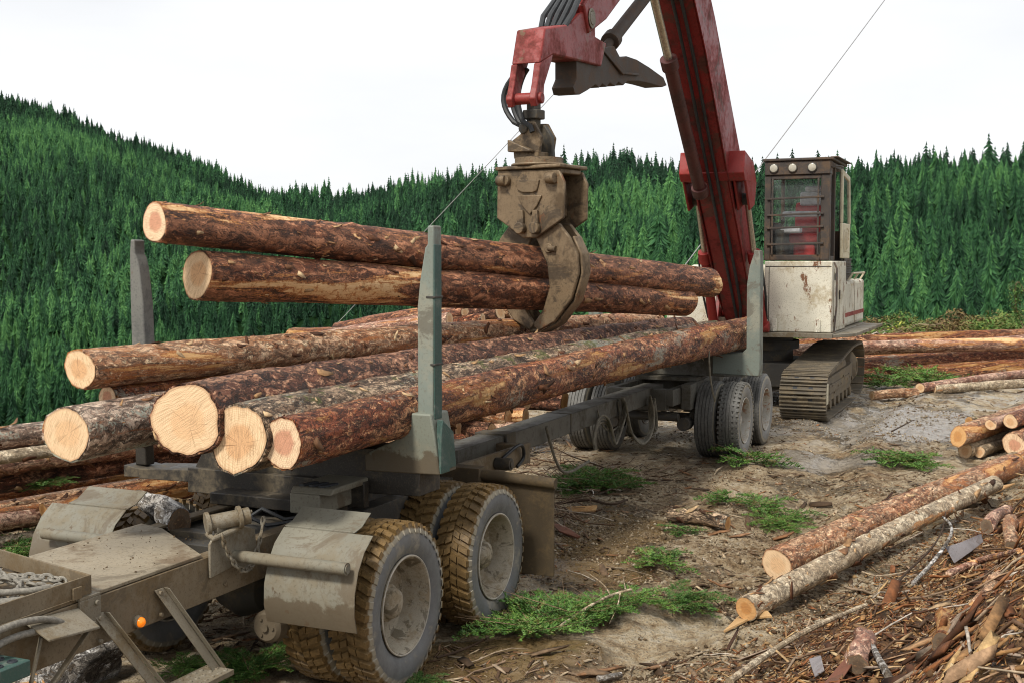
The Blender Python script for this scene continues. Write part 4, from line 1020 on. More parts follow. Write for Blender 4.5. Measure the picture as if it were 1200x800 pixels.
# ================================================================== LOG LOADER
loader = empty('log_loader', LO, -HD, 'red and white tracked log loader reaching over the truck with its grapple', 'log loader')
def bld(mb, name, mat, parent=loader, bevel=.008, **k): return mb.build(name, M[mat], parent, bevel, **k)
# --- tracks
def track_path(n):
    fi, ri = Vector((-1.95, .40)), Vector((2.15, .58)); fr, rr = .36, .45
    P = []
    for k in range(13): a = R(100+k*(170/12)); P.append(fi+Vector((math.cos(a), math.sin(a)))*fr)     # front idler, top to bottom
    for k in range(1, 10): P.append(Vector((-1.95+4.0*k/10, .035)))
    for k in range(13): a = R(-88+k*(170/12)); P.append(ri+Vector((math.cos(a), math.sin(a)))*rr)
    P += [Vector((1.6, 1.045)), Vector((1.0, 1.03)), Vector((.3, .97)), (Vector((-.4, .90))), Vector((-1.1, .84)), Vector((-1.7, .79))]
    L = [(P[(i+1) % len(P)]-P[i]).length for i in range(len(P))]; tot = sum(L); out = []
    for j in range(n):
        s = tot*j/n; i = 0
        while s > L[i]: s -= L[i]; i += 1
        a, b = P[i], P[(i+1) % len(P)]; out.append((a.lerp(b, s/L[i]), (b-a).normalized(), tot/n))
    return out
for s in (1, -1):
    xc = s*1.385; sh = MB(); hl = MB()
    for (p, t, pit) in track_path(58):
        nrm = Vector((-t.y, t.x))*-1          # outward (path runs anticlockwise seen from +x)
        rot = Matrix(((1, 0, 0), (0, t.x, nrm.x), (0, t.y, nrm.y)))
        c = Vector((xc, p.x+nrm.x*.02, p.y+nrm.y*.02))
        sh.box(c, (.78, pit*.93, .028), rot)
        for q in (-.40, .02, .38): sh.box(c+rot @ Vector((0, q*pit, .026)), (.775, pit*.13, .034), rot)
        for q in (-.13, .13): hl.box(c+rot @ Vector((q, -.17*pit, .0135)), (.07, .045, .006), rot)
        sh.box(c+rot @ Vector((-.12, 0, -.05)), (.05, pit*1.02, .07), rot); sh.box(c+rot @ Vector((.12, 0, -.05)), (.05, pit*1.02, .07), rot)
    tr = bld(sh, 'track', 'track', bevel=.004); bld(hl, 'shoe_hole', 'slot', tr, 0)
    fr = MB(); fr.prism([(-1.95, .25), (-1.95, .50), (-1.3, .62), (1.5, .66), (2.1, .72), (2.1, .42), (1.6, .22), (-1.4, .20)], 'x', xc-.22, xc+.24)
    for k in range(7): fr.lathe([(-.2, .001), (-.2, .10), (.25, .10), (.25, .001)], 14, (xc, -1.35+k*.5, .15))
    for k in range(2): fr.lathe([(-.15, .001), (-.15, .09), (.2, .09), (.2, .001)], 14, (xc, -.6+k*1.3, .80))
    fr.lathe([(.0, .001), (.30, .12), (.30, .16), (.2, .30), (-.1, .36), (-.1, .001)], 20, (xc, 2.15, .58)); fr.lathe([(-.15, .29), (.15, .29), (.22, .20), (.24, .001)], 24, (xc, -1.95, .40))
    for k in range(9):
        q = random.Random(k); fr.lathe([(-.02, .001), (.02, .05+.03*q.random()), (.05, .001)], 7, (xc+.235, -1.3+k*.38+.1*q.random(), .36+.16*q.random()))
    fr.bx(xc+.241, xc+.262, -1.1, 1.5, .34, .50); fr.prism([(-1.5, .62), (1.4, .67), (1.2, .80), (-1.2, .74)], 'x', xc-.15, xc+.20)
    bld(fr, 'track_frame', 'trackframe', tr, .02)
    gd = MB(); gd.bx(xc+.27, xc+.34, -1.92, -1.74, .24, .60); bld(gd, 'idler_guard', 'cream', tr, .015)
ub = MB(); ub.bx(-1.1, 1.1, -.9, 1.1, .42, .85); ub.bx(-1.2, 1.2, -.75, -.45, .35, .7); ub.bx(-1.2, 1.2, .6, .9, .35, .7); ub.lathe([(.85, .75), (1.33, .75)], 36, (0, .2, 0), ax='z'); ub.lathe([(1.05, .86), (1.2, .86)], 36, (0, .2, 0), ax='z')
bld(ub, 'undercarriage', 'dark', bevel=.01)
# --- house
pf = MB(); pf.bx(-1.55, 1.70, -1.28, 3.3, 1.335, 1.42); pf.prism([(1.705, -1.28), (2.02, -.6), (2.05, 3.2), (1.705, 3.2)], 'z', 1.345, 1.405)
bld(pf, 'platform', 'steel')
cb = MB(); cb.bx(.47, 1.66, -1.13, .55, 1.425, 2.69); base = bld(cb, 'cab_base', 'white', bevel=.02)
dd = MB()
for x in (.66, 1.42):
    dd = MB(); dd.bx(x-.05, x+.05, -1.17, -1.132, 1.43, 1.66); dd.prism([(-1.20, 1.43), (-1.171, 1.43), (-1.171, 1.55)], 'x', x-.015, x+.015); bld(dd, 'lug', 'white', base, .008)
sd = MB(); sd.bx(1.6625, 1.675, -.95, -.35, 1.5, 2.6); sd.bx(1.6625, 1.675, -.28, .45, 1.5, 2.6); bld(sd, 'side_door', 'white', base, .004)
sh = MB(); sh.bx(1.676, 1.70, -.42, -.38, 2.0, 2.16); bld(sh, 'door_handle', 'dark', base, .003)
for z in (1.6, 2.35): sh = MB(); sh.bx(1.676, 1.69, -.96, -.90, z, z+.12); bld(sh, 'hinge', 'dark', base, .003)
hs = MB(); hs.bx(-1.55, 1.62, .58, 3.55, 1.425, 2.32); hs.bx(-1.5, -.50, -.6, .575, 1.425, 2.25); hs.bx(-1.4, 1.35, .75, 3.4, 2.33, 2.62); house = bld(hs, 'engine_house', 'white', bevel=.06)
hp = MB(); hp.bx(1.622, 1.632, .75, 2.0, 1.5, 2.25); hp.bx(1.622, 1.632, 2.1, 3.4, 1.5, 2.25); bld(hp, 'side_door', 'white', house, .004)
rs = MB(); rs.bx(1.6325, 1.636, .7, 3.45, 1.62, 1.70); bld(rs, 'red_stripe', 'redbright', house, 0)
lv = MB(); lv.bx(1.38, 1.62, .60, .95, 2.325, 2.70); lv.bx(.9, 1.62, .60, 1.6, 2.70, 2.74)
for k in range(7): lv.bx(1.622, 1.64, .63, 1.55, 2.36+k*.046, 2.38+k*.046)
lv.bx(1.36, 1.615, .951, 1.55, 2.33, 2.70); bld(lv, 'louvre', 'cab', house, .004)
hr = MB(); hr.tube([(1.66, .9, 2.33), (1.74, .9, 2.46), (1.74, 2.6, 2.46), (1.66, 2.6, 2.33)], .02, 8); hr.tube([(1.66, 1.7, 2.33), (1.74, 1.7, 2.46)], .02, 8); bld(hr, 'handrail', 'cream', house, 0)
ap = MB(); ap.tube([(-.62, 2.2, 2.62), (-.62, 2.2, 3.15)], .05, 10); bld(ap, 'exhaust', 'dark', house, 0)
vt = MB()
for k in range(6): vt.bx(-.30+.0, -.02, .566, .578, 1.6+k*.07, 1.635+k*.07)
gr_ = MB(); gr_.tube([(1.70, -1.1, 1.43), (1.74, -1.12, 1.9), (1.74, -1.12, 2.55), (1.68, -1.05, 2.66)], .016, 8); bld(gr_, 'grab_rail', 'cab', base, 0)
sm_ = MB(); sm_.bx(.49, 1.645, -1.134, -1.1305, 2.585, 2.60); sm_.bx(.55, .562, -1.134, -1.1305, 1.46, 2.58); bld(sm_, 'panel_seam', 'dark', base, 0)
lt_ = MB(); lt_.bx(.49, .53, -1.15, -1.1305, 1.95, 2.07); bld(lt_, 'latch', 'dark', base, .004)
# --- cab
cx0, cx1, cy0, cy1, cz0, cz1 = .455, 1.60, -1.13, .50, 2.70, 4.47
cf = MB()
for (x0, x1) in ((cx0, cx0+.11), (cx1-.16, cx1)): cf.bx(x0, x1, cy0, cy0+.14, cz0, cz1-.26)
cf.bx(cx0, cx1, cy0-.03, cy0+.30, cz1-.26, cz1-.02); cf.bx(cx0+.11, cx1-.16, cy0, cy0+.08, cz0, cz0+.10); cf.bx(cx0+.11, cx1-.16, cy0, cy0+.06, cz1-.34, cz1-.262)
cf.bx(cx0, cx1, cy0+.30, cy1, cz1-.12, cz1-.03); cf.bx(cx0-.03, cx1+.05, cy0-.06, cy1+.05, cz1-.018, cz1+.03)
cf.bx(cx0, cx0+.05, cy0+.141, cy1, cz0, cz0+.7); cf.bx(cx0, cx0+.06, cy1-.1, cy1, cz0+.7, cz1-.125); cf.bx(cx1-.06, cx1, cy1-.12, cy1, cz0, cz1-.125)
cf.bx(cx0+.061, cx1-.061, cy1-.07, cy1-.01, cz0, cz0+.55); cf.bx(cx1-.10, cx1, cy0+.55, cy0+.64, cz0, cz1-.125); cf.bx(cx1-.05, cx1, cy0+.141, cy0+.549, cz0, cz0+.08)
cab = bld(cf, 'cab', 'cab', bevel=.012)
gl = MB(); gl.bx(cx0+.115, cx1-.165, cy0+.085, cy0+.091, cz0+.12, cz1-.36); bld(gl, 'front_window', 'glass', cab, 0)
gl = MB(); gl.bx(cx0+.02, cx0+.026, cy0+.15, cy1-.11, cz0+.71, cz1-.13); bld(gl, 'side_window', 'glass', cab, 0)
gl = MB(); gl.bx(cx0+.07, cx1-.07, cy1-.05, cy1-.044, cz0+.56, cz1-.13); bld(gl, 'rear_window', 'glass', cab, 0)
bar = MB()
for z in (2.98, 3.27, 3.50, 3.79): bar.bar((cx0+.05, cy0-.02, z), (cx1-.1, cy0-.02, z+.025), .035, .035)
for x in (.60, 1.40): bar.bar((x, cy0-.015, cz0+.1), (x, cy0-.015, cz1-.33), .03, .03)
bld(bar, 'window_guard', 'cab', cab, .005)
for x in (.62, .95, 1.29):
    l = MB(); l.lathe([(cy0-.03, .085), (cy0-.055, .082), (cy0-.06, .068)], 20, (x, 0, cz1-.14), ax='y'); lm = bld(l, 'work_lamp', 'dark', cab, 0)
    l = MB(); l.lathe([(cy0-.058, .068), (cy0-.066, .05), (cy0-.068, .001)], 20, (x, 0, cz1-.14), ax='y'); bld(l, 'lamp_lens', 'light', lm, 0)
se = MB(); se.bx(.72, 1.28, -.25, .30, 3.02, 3.20); se.prism([(.22, 3.2), (.36, 3.2), (.44, 3.78), (.32, 3.80)], 'x', .74, 1.26); se.bx(.80, 1.2, -.2, .2, 2.71, 3.0); seat = bld(se, 'seat', 'seatred', cab, .05, seg=3)
se = MB(); se.bx(.86, 1.30, .12, .20, 3.72, 3.98); se.bx(.62, 1.30, -.35, -.20, 3.50, 3.60); se.bx(.62, .98, -.55, -.25, 3.20, 3.31); se.bx(.95, 1.28, .10, .2, 3.98, 4.08); bld(se, 'cushion', 'seatgrey', seat, .03)
co = MB(); co.bx(.58, .70, -.7, .1, 2.71, 3.25); co.bx(1.32, 1.42, -.7, .1, 2.71, 3.2); co.cyl((.66, -.5, 3.2), (.66, -.55, 3.45), .02, 8); co.cyl((1.36, -.5, 3.2), (1.36, -.55, 3.42), .02, 8); bld(co, 'control_console', 'dark', cab, .02)
# open door swung back against the cab side
dr = MB()
X0, X1 = 1.66, 1.71
dr.prism([(-.30, 2.74), (.62, 2.74), (.66, 3.35), (.70, 3.38), (-.34, 3.38)], 'x', X0, X1)
for (a, b) in (((-.30, 3.38), (-.34, 4.30)), ((.66, 3.38), (.52, 4.20))): dr.prism([(a[0]-.04, a[1]), (a[0]+.05, a[1]), (b[0]+.05, b[1]), (b[0]-.04, b[1])], 'x', X0, X1)
dr.prism([(-.38, 4.24), (.57, 4.16), (.55, 4.26), (-.36, 4.34)], 'x', X0, X1)
door = bld(dr, 'door', 'cream', cab, .015); gl = MB(); gl.prism([(-.30, 3.38), (.64, 3.38), (.52, 4.20), (-.33, 4.28)], 'x', X0+.022, X0+.028); bld(gl, 'door_window', 'glass', door, 0)
dh = MB(); dh.tube([(X1+.005, .1, 2.9), (X1+.04, .12, 2.95), (X1+.04, .16, 3.25), (X1+.005, .18, 3.3)], .014, 8); dh.prism([(-.15, 2.86), (.48, 2.86), (.5, 3.22), (-.18, 3.22)], 'x', X1+.001, X1+.01); bld(dh, 'door_handle', 'cream', door, .003)
mr = MB(); mr.tube([(cx1, cy0+.1, 4.33), (cx1+.10, cy0+.25, 4.36), (cx1+.14, cy0+.5, 4.36)], .018, 8); mr.bx(cx1-.02, cx1+.12, cy0+.1, cy1+.1, cz1+.031, cz1+.05); bld(mr, 'roof_rail', 'cab', cab, .004)
# --- boom: side profile extruded across, heavy box section with cylinders
BR, BB, BT = Vector((-.95, 1.75)), Vector((-5.15, 7.0)), Vector((-7.0, 7.75))
def box_beam(mb, line, x0, x1):              # line of (y, z, half depth)
    up, dn = [], []
    for i, (y, z, h) in enumerate(line):
        a = Vector(line[max(i-1, 0)][:2]); b = Vector(line[min(i+1, len(line)-1)][:2]); t = (b-a).normalized(); n = Vector((-t.y, t.x))
        up.append((y+n.x*h, z+n.y*h)); dn.append((y-n.x*h, z-n.y*h))
    mb.prism(up+dn[::-1], 'x', x0, x1)
bm_ = MB(); box_beam(bm_, [(-.85, 1.62, .20), (-1.35, 2.3, .36), (-3.05, 4.25, .42), (-4.75, 6.1, .36), (-5.7, 6.95, .34), (-6.5, 7.45, .30), (-7.4, 7.8, .18)], -.23, .33)
boom = bld(bm_, 'boom', 'red', bevel=.025)
bf = MB()                                     # weld flanges and a centre stiffener on the underside
for x in (-.252, .335): box_beam(bf, [(-.95, 1.75, .16), (-1.35, 2.3, .40), (-3.05, 4.25, .455), (-4.75, 6.1, .395), (-5.7, 6.95, .375), (-6.5, 7.45, .33)], x, x+.017)
bld(bf, 'boom_flange', 'red', boom, .004)
ft = MB()
for s in (1, -1): ft.prism([(-.45, 1.42), (-1.30, 1.42), (-1.05, 2.15), (-.65, 2.15)], 'x', s*.42, s*.34)
ft.cyl((-.48, -.9, 1.75), (.48, -.9, 1.75), .09, 16)
bld(ft, 'boom_foot', 'red', boom, .01)
# lift cylinder bracket and the two lift cylinders
lb = MB()
for x in (-.46, -.28, .38, .56): lb.prism([(-2.95, 3.52), (-2.62, 3.62), (-2.50, 4.0), (-2.75, 4.32), (-3.35, 4.45), (-3.40, 4.10)], 'x', x, x+.04)
lb.prism([(-3.50, 4.10), (-3.40, 3.98), (-2.95, 3.98), (-2.90, 4.20), (-3.42, 4.46)], 'x', -.465, .605)
bld(lb, 'cylinder_bracket', 'redbright', boom, .012)
for s in (-1, 1):
    a, b = Vector((.07+s*.42, -2.72, 3.72)), Vector((.05+s*.45, -1.30, 1.52)); mid = a.lerp(b, .44)
    c = MB(); c.cyl(mid, b, .085, 20); c.cyl(mid-(b-a).normalized()*.12, mid+(b-a).normalized()*.10, .115, 20); c.cyl(b+Vector((-.1, 0, 0)), b+Vector((.1, 0, 0)), .10, 16)
    lc = bld(c, 'lift_cylinder', 'redbright', bevel=.008)
    c = MB(); c.cyl(a, mid, .05, 16); bld(c, 'cylinder_rod', 'chrome', lc, 0)
    c = MB(); c.cyl(a+Vector((-.10, 0, 0)), a+Vector((.10, 0, 0)), .10, 18); bld(c, 'cylinder_eye', 'dark', lc, .008)
    c = MB(); c.tube([mid+Vector((s*.11, -.02, 0)), mid.lerp(b, .5)+Vector((s*.12, -.04, 0)), b+Vector((s*.08, -.1, .15))], .02, 8); bld(c, 'hose', 'hose', lc, 0)
# stick cylinder under the boom
a, b = Vector((-.10, -3.50, 3.80)), Vector((-.12, -6.75, 7.0)); d = (b-a).normalized(); mid = a+d*2.62; b = a+d*4.6
c = MB(); c.cyl(a, mid, .10, 20); c.cyl(mid-d*.16, mid+d*.03, .13, 20); c.cyl(a-d*.05, a+d*.12, .135, 18); sc_ = bld(c, 'stick_cylinder', 'redhose', bevel=.008)
c = MB(); c.cyl(mid, b, .062, 16); bld(c, 'cylinder_rod', 'chrome', sc_, 0)
BL = [(-1.35, 2.3, .36), (-3.05, 4.25, .42), (-4.75, 6.1, .36), (-5.7, 6.95, .34)]
for x in (.03, .16):
    pts_ = [(x*.5, -1.25, 1.62)]
    for i, (y, z, h) in enumerate(BL):
        a_ = Vector(BL[max(i-1, 0)][:2]); b_ = Vector(BL[min(i+1, 3)][:2]); t_ = (b_-a_).normalized(); n_ = Vector((-t_.y, t_.x)); pts_.append((x, y+n_.x*(h+.05), z+n_.y*(h+.05)))
    hz = MB(); hz.tube(smooth_pts(pts_, 2), .026, 8); bld(hz, 'boom_hose', 'hose', boom, 0)
# --- stick
stl = [(-6.95, 7.72, .20), (-7.3, 7.12, .28), (-8.2, 6.42, .30), (-9.2, 5.72, .24), (-9.75, 5.40, .17)]
s_ = MB(); box_beam(s_, stl, -.20, .20); stick = bld(s_, 'stick', 'redhead', bevel=.02)
uc = MB(); p0, p1 = Vector((.0, *pl(716, 48, 0, LO))), Vector((.0, *pl(752, 2, 0, LO))); dd_ = (p1-p0).normalized()
uc.cyl(p0, p0+dd_*3.0, .085, 18); uc.cyl(p0-dd_*.35, p0+dd_*.0, .06, 14); uc.cyl(p0-dd_*.06, p0+dd_*.1, .12, 18); bld(uc, 'heel_cylinder', 'heel', stick, .006)
hz = MB()
for k in range(5):
    x = -.17+.085*k
    hz.tube([(x, -7.0, 7.72), (x, -8.0, 7.02+.03*k), (x, -9.0, 6.20+.05*(k % 2)), (x, -9.75, 5.66+.03*k), (x, -10.15, 5.38), (x*.8, -10.3, 5.22)], .034, 8)
for k in range(3): hz.box((0, -8.2-.65*k, 6.83-.46*k), (.46, .08, .14), Matrix.Rotation(R(-34), 3, 'X'))
bld(hz, 'stick_hose', 'hose', stick, 0)
# --- live heel head
HP = [pl(x, y, .18, LO) for x, y in ((640, 33), (671, 28), (681, 16), (691, 12), (699, 22), (699, 43), (712, 51), (706, 78), (690, 74), (650, 64), (647.5, 70), (638, 100), (637.5, 120), (630, 124), (630, 100), (633, 78))]
hb = MB(); hb.prism(HP[:10]+[pl(634, 74, .18, LO)], 'x', -.155, .17)
head = bld(hb, 'heel_head', 'redhead', bevel=.018)
ha = MB()
arm = [pl(x, y, .18, LO) for x, y in ((649, 64), (648, 70), (639, 100), (638, 119), (630, 125), (628, 115), (631, 98), (634, 74))]
ha.prism(arm, 'x', .10, .172); ha.prism(arm, 'x', -.157, -.09); pc = pl(633.5, 115, .18, LO); ha.cyl((-.19, *pc), (.205, *pc), .06, 16); bld(ha, 'head_arm', 'redhead', head, .01)
pn = MB(); pc2 = pl(691, 22, .18, LO); pn.cyl((-.20, *pc2), (.22, *pc2), .075, 18); pn.lathe([(.205, .115), (.215, .115), (.215, .08), (.205, .08)], 22, (0, *pc2), closed=True); bld(pn, 'head_pin', 'steel', head, .006)
HE = [pl(x, y, 0, LO) for x, y in ((655, 66), (663, 73), (663, 93), (659, 103), (661, 111), (667, 112), (676, 107), (686, 100), (690, 104), (694, 99), (699, 103), (703, 98), (709, 102), (713, 97), (719, 101), (724, 96), (738, 96), (752, 99), (766, 103), (771, 101), (767, 92), (750, 80), (735, 71), (723, 67), (716, 70), (708, 55), (690, 60))]
he = MB(); he.prism(HE, 'x', -.13, .13); heel = bld(he, 'heel', 'heel', head, .006)
rbm = MB(); rbm.bar((.135, *pl(705, 56, .13, LO)), (.16, *pl(728, 86, .13, LO)), .03, .07); rbm.bar((.15, *pl(728, 86, .13, LO)), (.14, *pl(747, 88, .13, LO)), .03, .03); bld(rbm, 'heel_rib', 'heel', heel, .008)
# --- grapple, built round its own upright axis
GC = Vector((.28, 12.9, 0)); ga = Vector((.588, .809, 0)); gr = Vector((.809, -.588, 0))
GM = Matrix((gr, ga, Vector((0, 0, 1)))).transposed().to_4x4(); GM.translation = GC
def gpx(px_, py_, off=0.0):
    d = ray(px_, py_); t = (off-(CAM-GC).dot(ga))/d.dot(ga); q = CAM+d*t-GC; return (q.dot(gr), q.z)
def gb(mb, name, mat='grapple', parent=loader, bevel=.012):
    mb.xf(GM); return mb.build(name, M[mat], parent, bevel, world=loader)
BP = [gpx(*q, -.24) for q in ((583, 200), (655, 199), (661, 213), (660, 256), (628, 279), (612.5, 279), (582, 256))]
gm = MB(); gm.prism(BP, 'y', -.24, -.20); bk_ = [(x*1.0, z) for x, z in BP]; gm.prism(bk_, 'y', .20, .24)
gm.bx(BP[0][0]+.02, BP[1][0]-.01, -.199, .199, BP[0][1]-.06, BP[0][1]-.005); gm.bx(-.16, .25, -.199, .199, 3.15, 3.5); gm.bx(BP[0][0]-.012, BP[1][0]+.03, -.27, .27, BP[0][1]-.004, BP[0][1]+.035)
grap = gb(gm, 'grapple')
pt = MB()
P1 = [gpx(*q, -.24) for q in ((606, 211), (633, 211), (630, 224), (625, 226), (613, 226), (607, 223))]; P2 = [gpx(*q, -.24) for q in ((607, 229), (636, 229), (630, 242), (622, 252), (613, 242))]
pt.prism(P1, 'y', -.262, -.2415); pt.prism(P2, 'y', -.262, -.2415)
for q in ((594, 212), (645, 209)):
    c = gpx(*q, -.24); pt.cyl((c[0]-.085*(1 if q[0] < 600 else .2), -.285, c[1]), (c[0]+.085*(.2 if q[0] < 600 else 1), -.285, c[1]), .058, 14); pt.cyl((c[0], -.30, c[1]), (c[0], -.245, c[1]), .06, 16)
for q in ((612, 262), (629, 262)):
    c = gpx(*q, -.24); pt.cyl((c[0], -.315, c[1]-.05), (c[0], -.245, c[1]-.05), .062, 16); pt.prism([(c[0]-.045, c[1]-.05), (c[0]+.045, c[1]-.05), (c[0]+.03, c[1]+.14), (c[0]-.03, c[1]+.14)], 'y', -.285, -.245)
gb(pt, 'pin_plate', 'grapple', grap, .008)
JO = [gpx(*q, -.1) for q in ((628, 268), (636, 262), (660, 262), (672, 278), (681, 298), (682.5, 320), (674, 351), (654.5, 377), (635, 388), (630, 380), (642, 361), (649, 337), (646, 309), (636, 286))]
cxm = (BP[0][0]+BP[1][0])/2
jm = MB(); jm.prism(JO, 'y', -.185, -.135); jm.prism(JO, 'y', .02, .07)
jm.sheet([JO[k] for k in (3, 4, 5, 6, 7, 8)], 'x' if False else 'y', -.134, .019, .03)
jr = gb(jm, 'jaw', 'grapple', grap)
c = gpx(651, 291, -.1); pj = MB(); pj.cyl((c[0]-.02, -.20, c[1]), (c[0]+.07, -.20, c[1]-.01), .035, 12); pj.cyl((c[0]-.02, -.215, c[1]), (c[0]-.02, -.185, c[1]), .05, 14); gb(pj, 'jaw_pin', 'grapple', grap, .006)
JL = [(2*cxm-x, z) for x, z in JO]
jm = MB(); jm.prism(JL, 'y', -.075, -.03); jm.prism(JL, 'y', .12, .17); jm.sheet([JL[k] for k in (8, 7, 6, 5, 4, 3)], 'y', -.029, .119, .03); gb(jm, 'jaw', 'grapple', grap)
rt = MB(); z0 = BP[0][1]+.036; rt.lathe([(z0, .26), (z0+.09, .26)], 32, (cxm-.02, 0, 0), ax='z'); rt.lathe([(z0, .001), (z0, .30), (z0+.03, .30), (z0+.03, .001)], 32, (cxm-.02, 0, 0), ax='z')
CV = [gpx(*q, -.12) for q in ((604, 187), (632, 188), (636, 160), (627, 143), (619, 143), (611, 158), (602, 165))]
rt.prism(CV, 'y', -.15, -.10); rt.prism([(x+.0, z) for x, z in CV], 'y', .10, .15); rt.bx(CV[0][0], CV[1][0], -.099, .099, CV[0][1]-.01, CV[0][1]+.07)
c = gpx(618, 166, -.15); rt.prism([(CV[6][0], CV[6][1]-.13), (CV[6][0], CV[6][1]), (CV[2][0]-.08, CV[2][1]-.14), (CV[1][0]-.04, CV[1][1]+.08)], 'y', -.24, -.151)
gb(rt, 'rotator', 'grapple', grap)
CV2 = [gpx(*q, .1) for q in ((630, 190), (651, 190), (649, 160), (641, 147), (634, 146), (630, 158))]
lk = MB(); lk.prism(CV2, 'y', .05, .11); ptop = gpx(627, 116); pb = gpx(625, 152)
lk.bx(pb[0]-.05, pb[0]+.06, -.06, .06, pb[1]-.05, ptop[1]+.04); lk.cyl((pb[0]-.02, -.17, pb[1]), (pb[0]-.02, .17, pb[1]), .06, 16); lk.bx(pb[0]-.09, pb[0]+.10, -.08, .08, ptop[1]-.22, ptop[1]-.12)
gb(lk, 'link', 'dark', grap)
gh = MB()
for k, (x0, bulge) in enumerate(((613, 22), (617, 15), (620, 11))):
    P_ = []
    for t in range(13):
        f = t/12; y = 82+74*f; x = x0+(622-x0)*0-bulge*math.sin(math.pi*min(1, f*1.05))**.8+ (6 if f > .9 else 0); q = gpx(x+3, y, -.04*k); P_.append((q[0], -.06-.05*k, q[1]))
    gh.tube(P_, .030, 8)
gb(gh, 'grapple_hose', 'hose', grap, 0)
# ================================================================== GUY CABLES
def cable(p, q, label, r=.022):
    p, q = Vector(p), Vector(q); n = 24; mb = MB(); L = (q-p).length
    mb.tube([p.lerp(q, k/n)-Vector((0, 0, .004*L*math.sin(math.pi*k/n))) for k in range(n+1)], r, 6)
    finish_top(mb, 'guy_cable', M['guy'], label, 'cable', None)
top1, bot1 = at(830, -82, 46), at(560, 201, 50); d = bot1-top1; t_ = 1.0
while True:
    p = top1+d*t_
    if p.z < h1(p.x, p.y)+.0 or t_ > 4: break
    t_ += .02
cable(top1, p, 'thin grey cable slanting down behind the grapple arm', .014)
top2, bot2 = at(1120, -112, 44), at(905, 173, 40); d = bot2-top2; t_ = 1.0
while True:
    p = top2+d*t_
    if p.z < h1(p.x, p.y) or t_ > 4: break
    t_ += .02
cable(top2, p, 'thin grey cable slanting down to the loader cab', .016)

# ================================================================== LITTER ON THE GROUND
def bough_geo(seed, fronds, L, spread):
    q = np.random.default_rng(seed); V = []; Fc = []; B = []; BF = []
    def frond(base, ang, ln, lift):
        d = np.array([math.cos(ang), math.sin(ang), lift]); d /= np.linalg.norm(d); side = np.array([-math.sin(ang), math.cos(ang), 0.0])
        n = int(ln/.028)
        b0 = len(B); 
        for k in (0, 1):
            c = base+d*ln*k
            for w in range(3): B.append(c+side*(.006*(1-k*.8))*math.cos(w*2.1)+np.array([0, 0, .006*(1-k*.8)*math.sin(w*2.1)]))
        for w in range(3): BF.append((b0+w, b0+(w+1) % 3, b0+3+(w+1) % 3, b0+3+w))
        for i in range(n):
            s = (i+.5)/n; c = base+d*ln*s; c[2] -= .10*ln*s*s*3*(.4+abs(lift)); tl = (.16*ln+.05)*(1-s)**.7*(.7+.5*q.random())+.02
            for sd in (-1, 1):
                td = side*sd*.8+d*.62+np.array([0, 0, q.normal()*.22]); td /= np.linalg.norm(td); m = max(3, int(tl/.013))
                for j in range(m):
                    e = c+td*tl*(j+.5)/m; per = np.cross(td, [0, 0, 1.0])
                    for nd in (-1, 1):
                        nv = per*nd*.75+td*.55+np.array([0, 0, .25*q.normal()+.25]); nl = .026*(.7+.6*q.random()); v0 = len(V)
                        wv = np.cross(nv, [q.normal(), q.normal(), 1.0]); wv = wv/(np.linalg.norm(wv)+1e-6)*.0032
                        V.extend([e-wv*1.7, e+wv*1.7, e+nv*nl*1.1]); Fc.append((v0, v0+1, v0+2))
    for f in range(fronds):
        a = q.random()*6.283 if spread > 3 else q.normal()*spread
        base = np.array([q.normal()*.12*L, q.normal()*.12*L, .03+.10*q.random()]); frond(base, a, L*(.55+.6*q.random()), .02+.30*q.random())
    return np.array(V), np.array(Fc), np.array(B), np.array(BF)
def bough_mat():
    g = G('fir_needles'); isl = g.n('NewGeometry').outputs['Random Per Island']; p = g.seeded(3); n = g.noise(p, 5, 3)
    f = g.math('ADD', g.math('MULTIPLY', isl, .42), g.math('ADD', g.math('MULTIPLY', n, .42), g.math('MULTIPLY', g.n('ObjectInfo').outputs['Random'], .22)))
    c = g.ramp(f, [(.2, (.03, .07, .014)), (.5, (.065, .155, .028)), (.8, (.16, .28, .055))])
    c = g.mix(g.math('MULTIPLY', g.mask(g.noise(p, 9, 5, .7), .54, .62), .75), c, (.17, .10, .04))
    return g.done(c, .55, None, 0, .3)
M['bough'] = bough_mat()
M['twig'] = plain('brown_twig', (.20, .13, .075), .8, 0, .4, 20)
BG = [bough_geo(300+k, fr, L, sp) for k, (fr, L, sp) in enumerate(((12, .55, 9), (12, .75, .5), (8, .40, 9), (18, .7, 9)))]
bmesh_n = [np_mesh('fir_bough', V_, F_.ravel(), np.full(len(F_), 3), M['bough']) for V_, F_, b_, bf_ in BG]
bmesh_s = [np_mesh('stem', b_, bf_.ravel(), np.full(len(bf_), 4), M['twig']) for V_, F_, b_, bf_ in BG]
def bough(px_, py_, k, s, rot, label):
    p = gnd(px_, py_); 
    for _ in range(3): p = gnd(px_, py_, h1(p.x, p.y))
    o = link('fir_bough', bmesh_n[k]); o.location = p; o.scale = (s, s, s); o.rotation_euler = (0, 0, rot); link('stem', bmesh_s[k], o)
    props(o, label, 'fir bough', 'green boughs dropped on the mud')
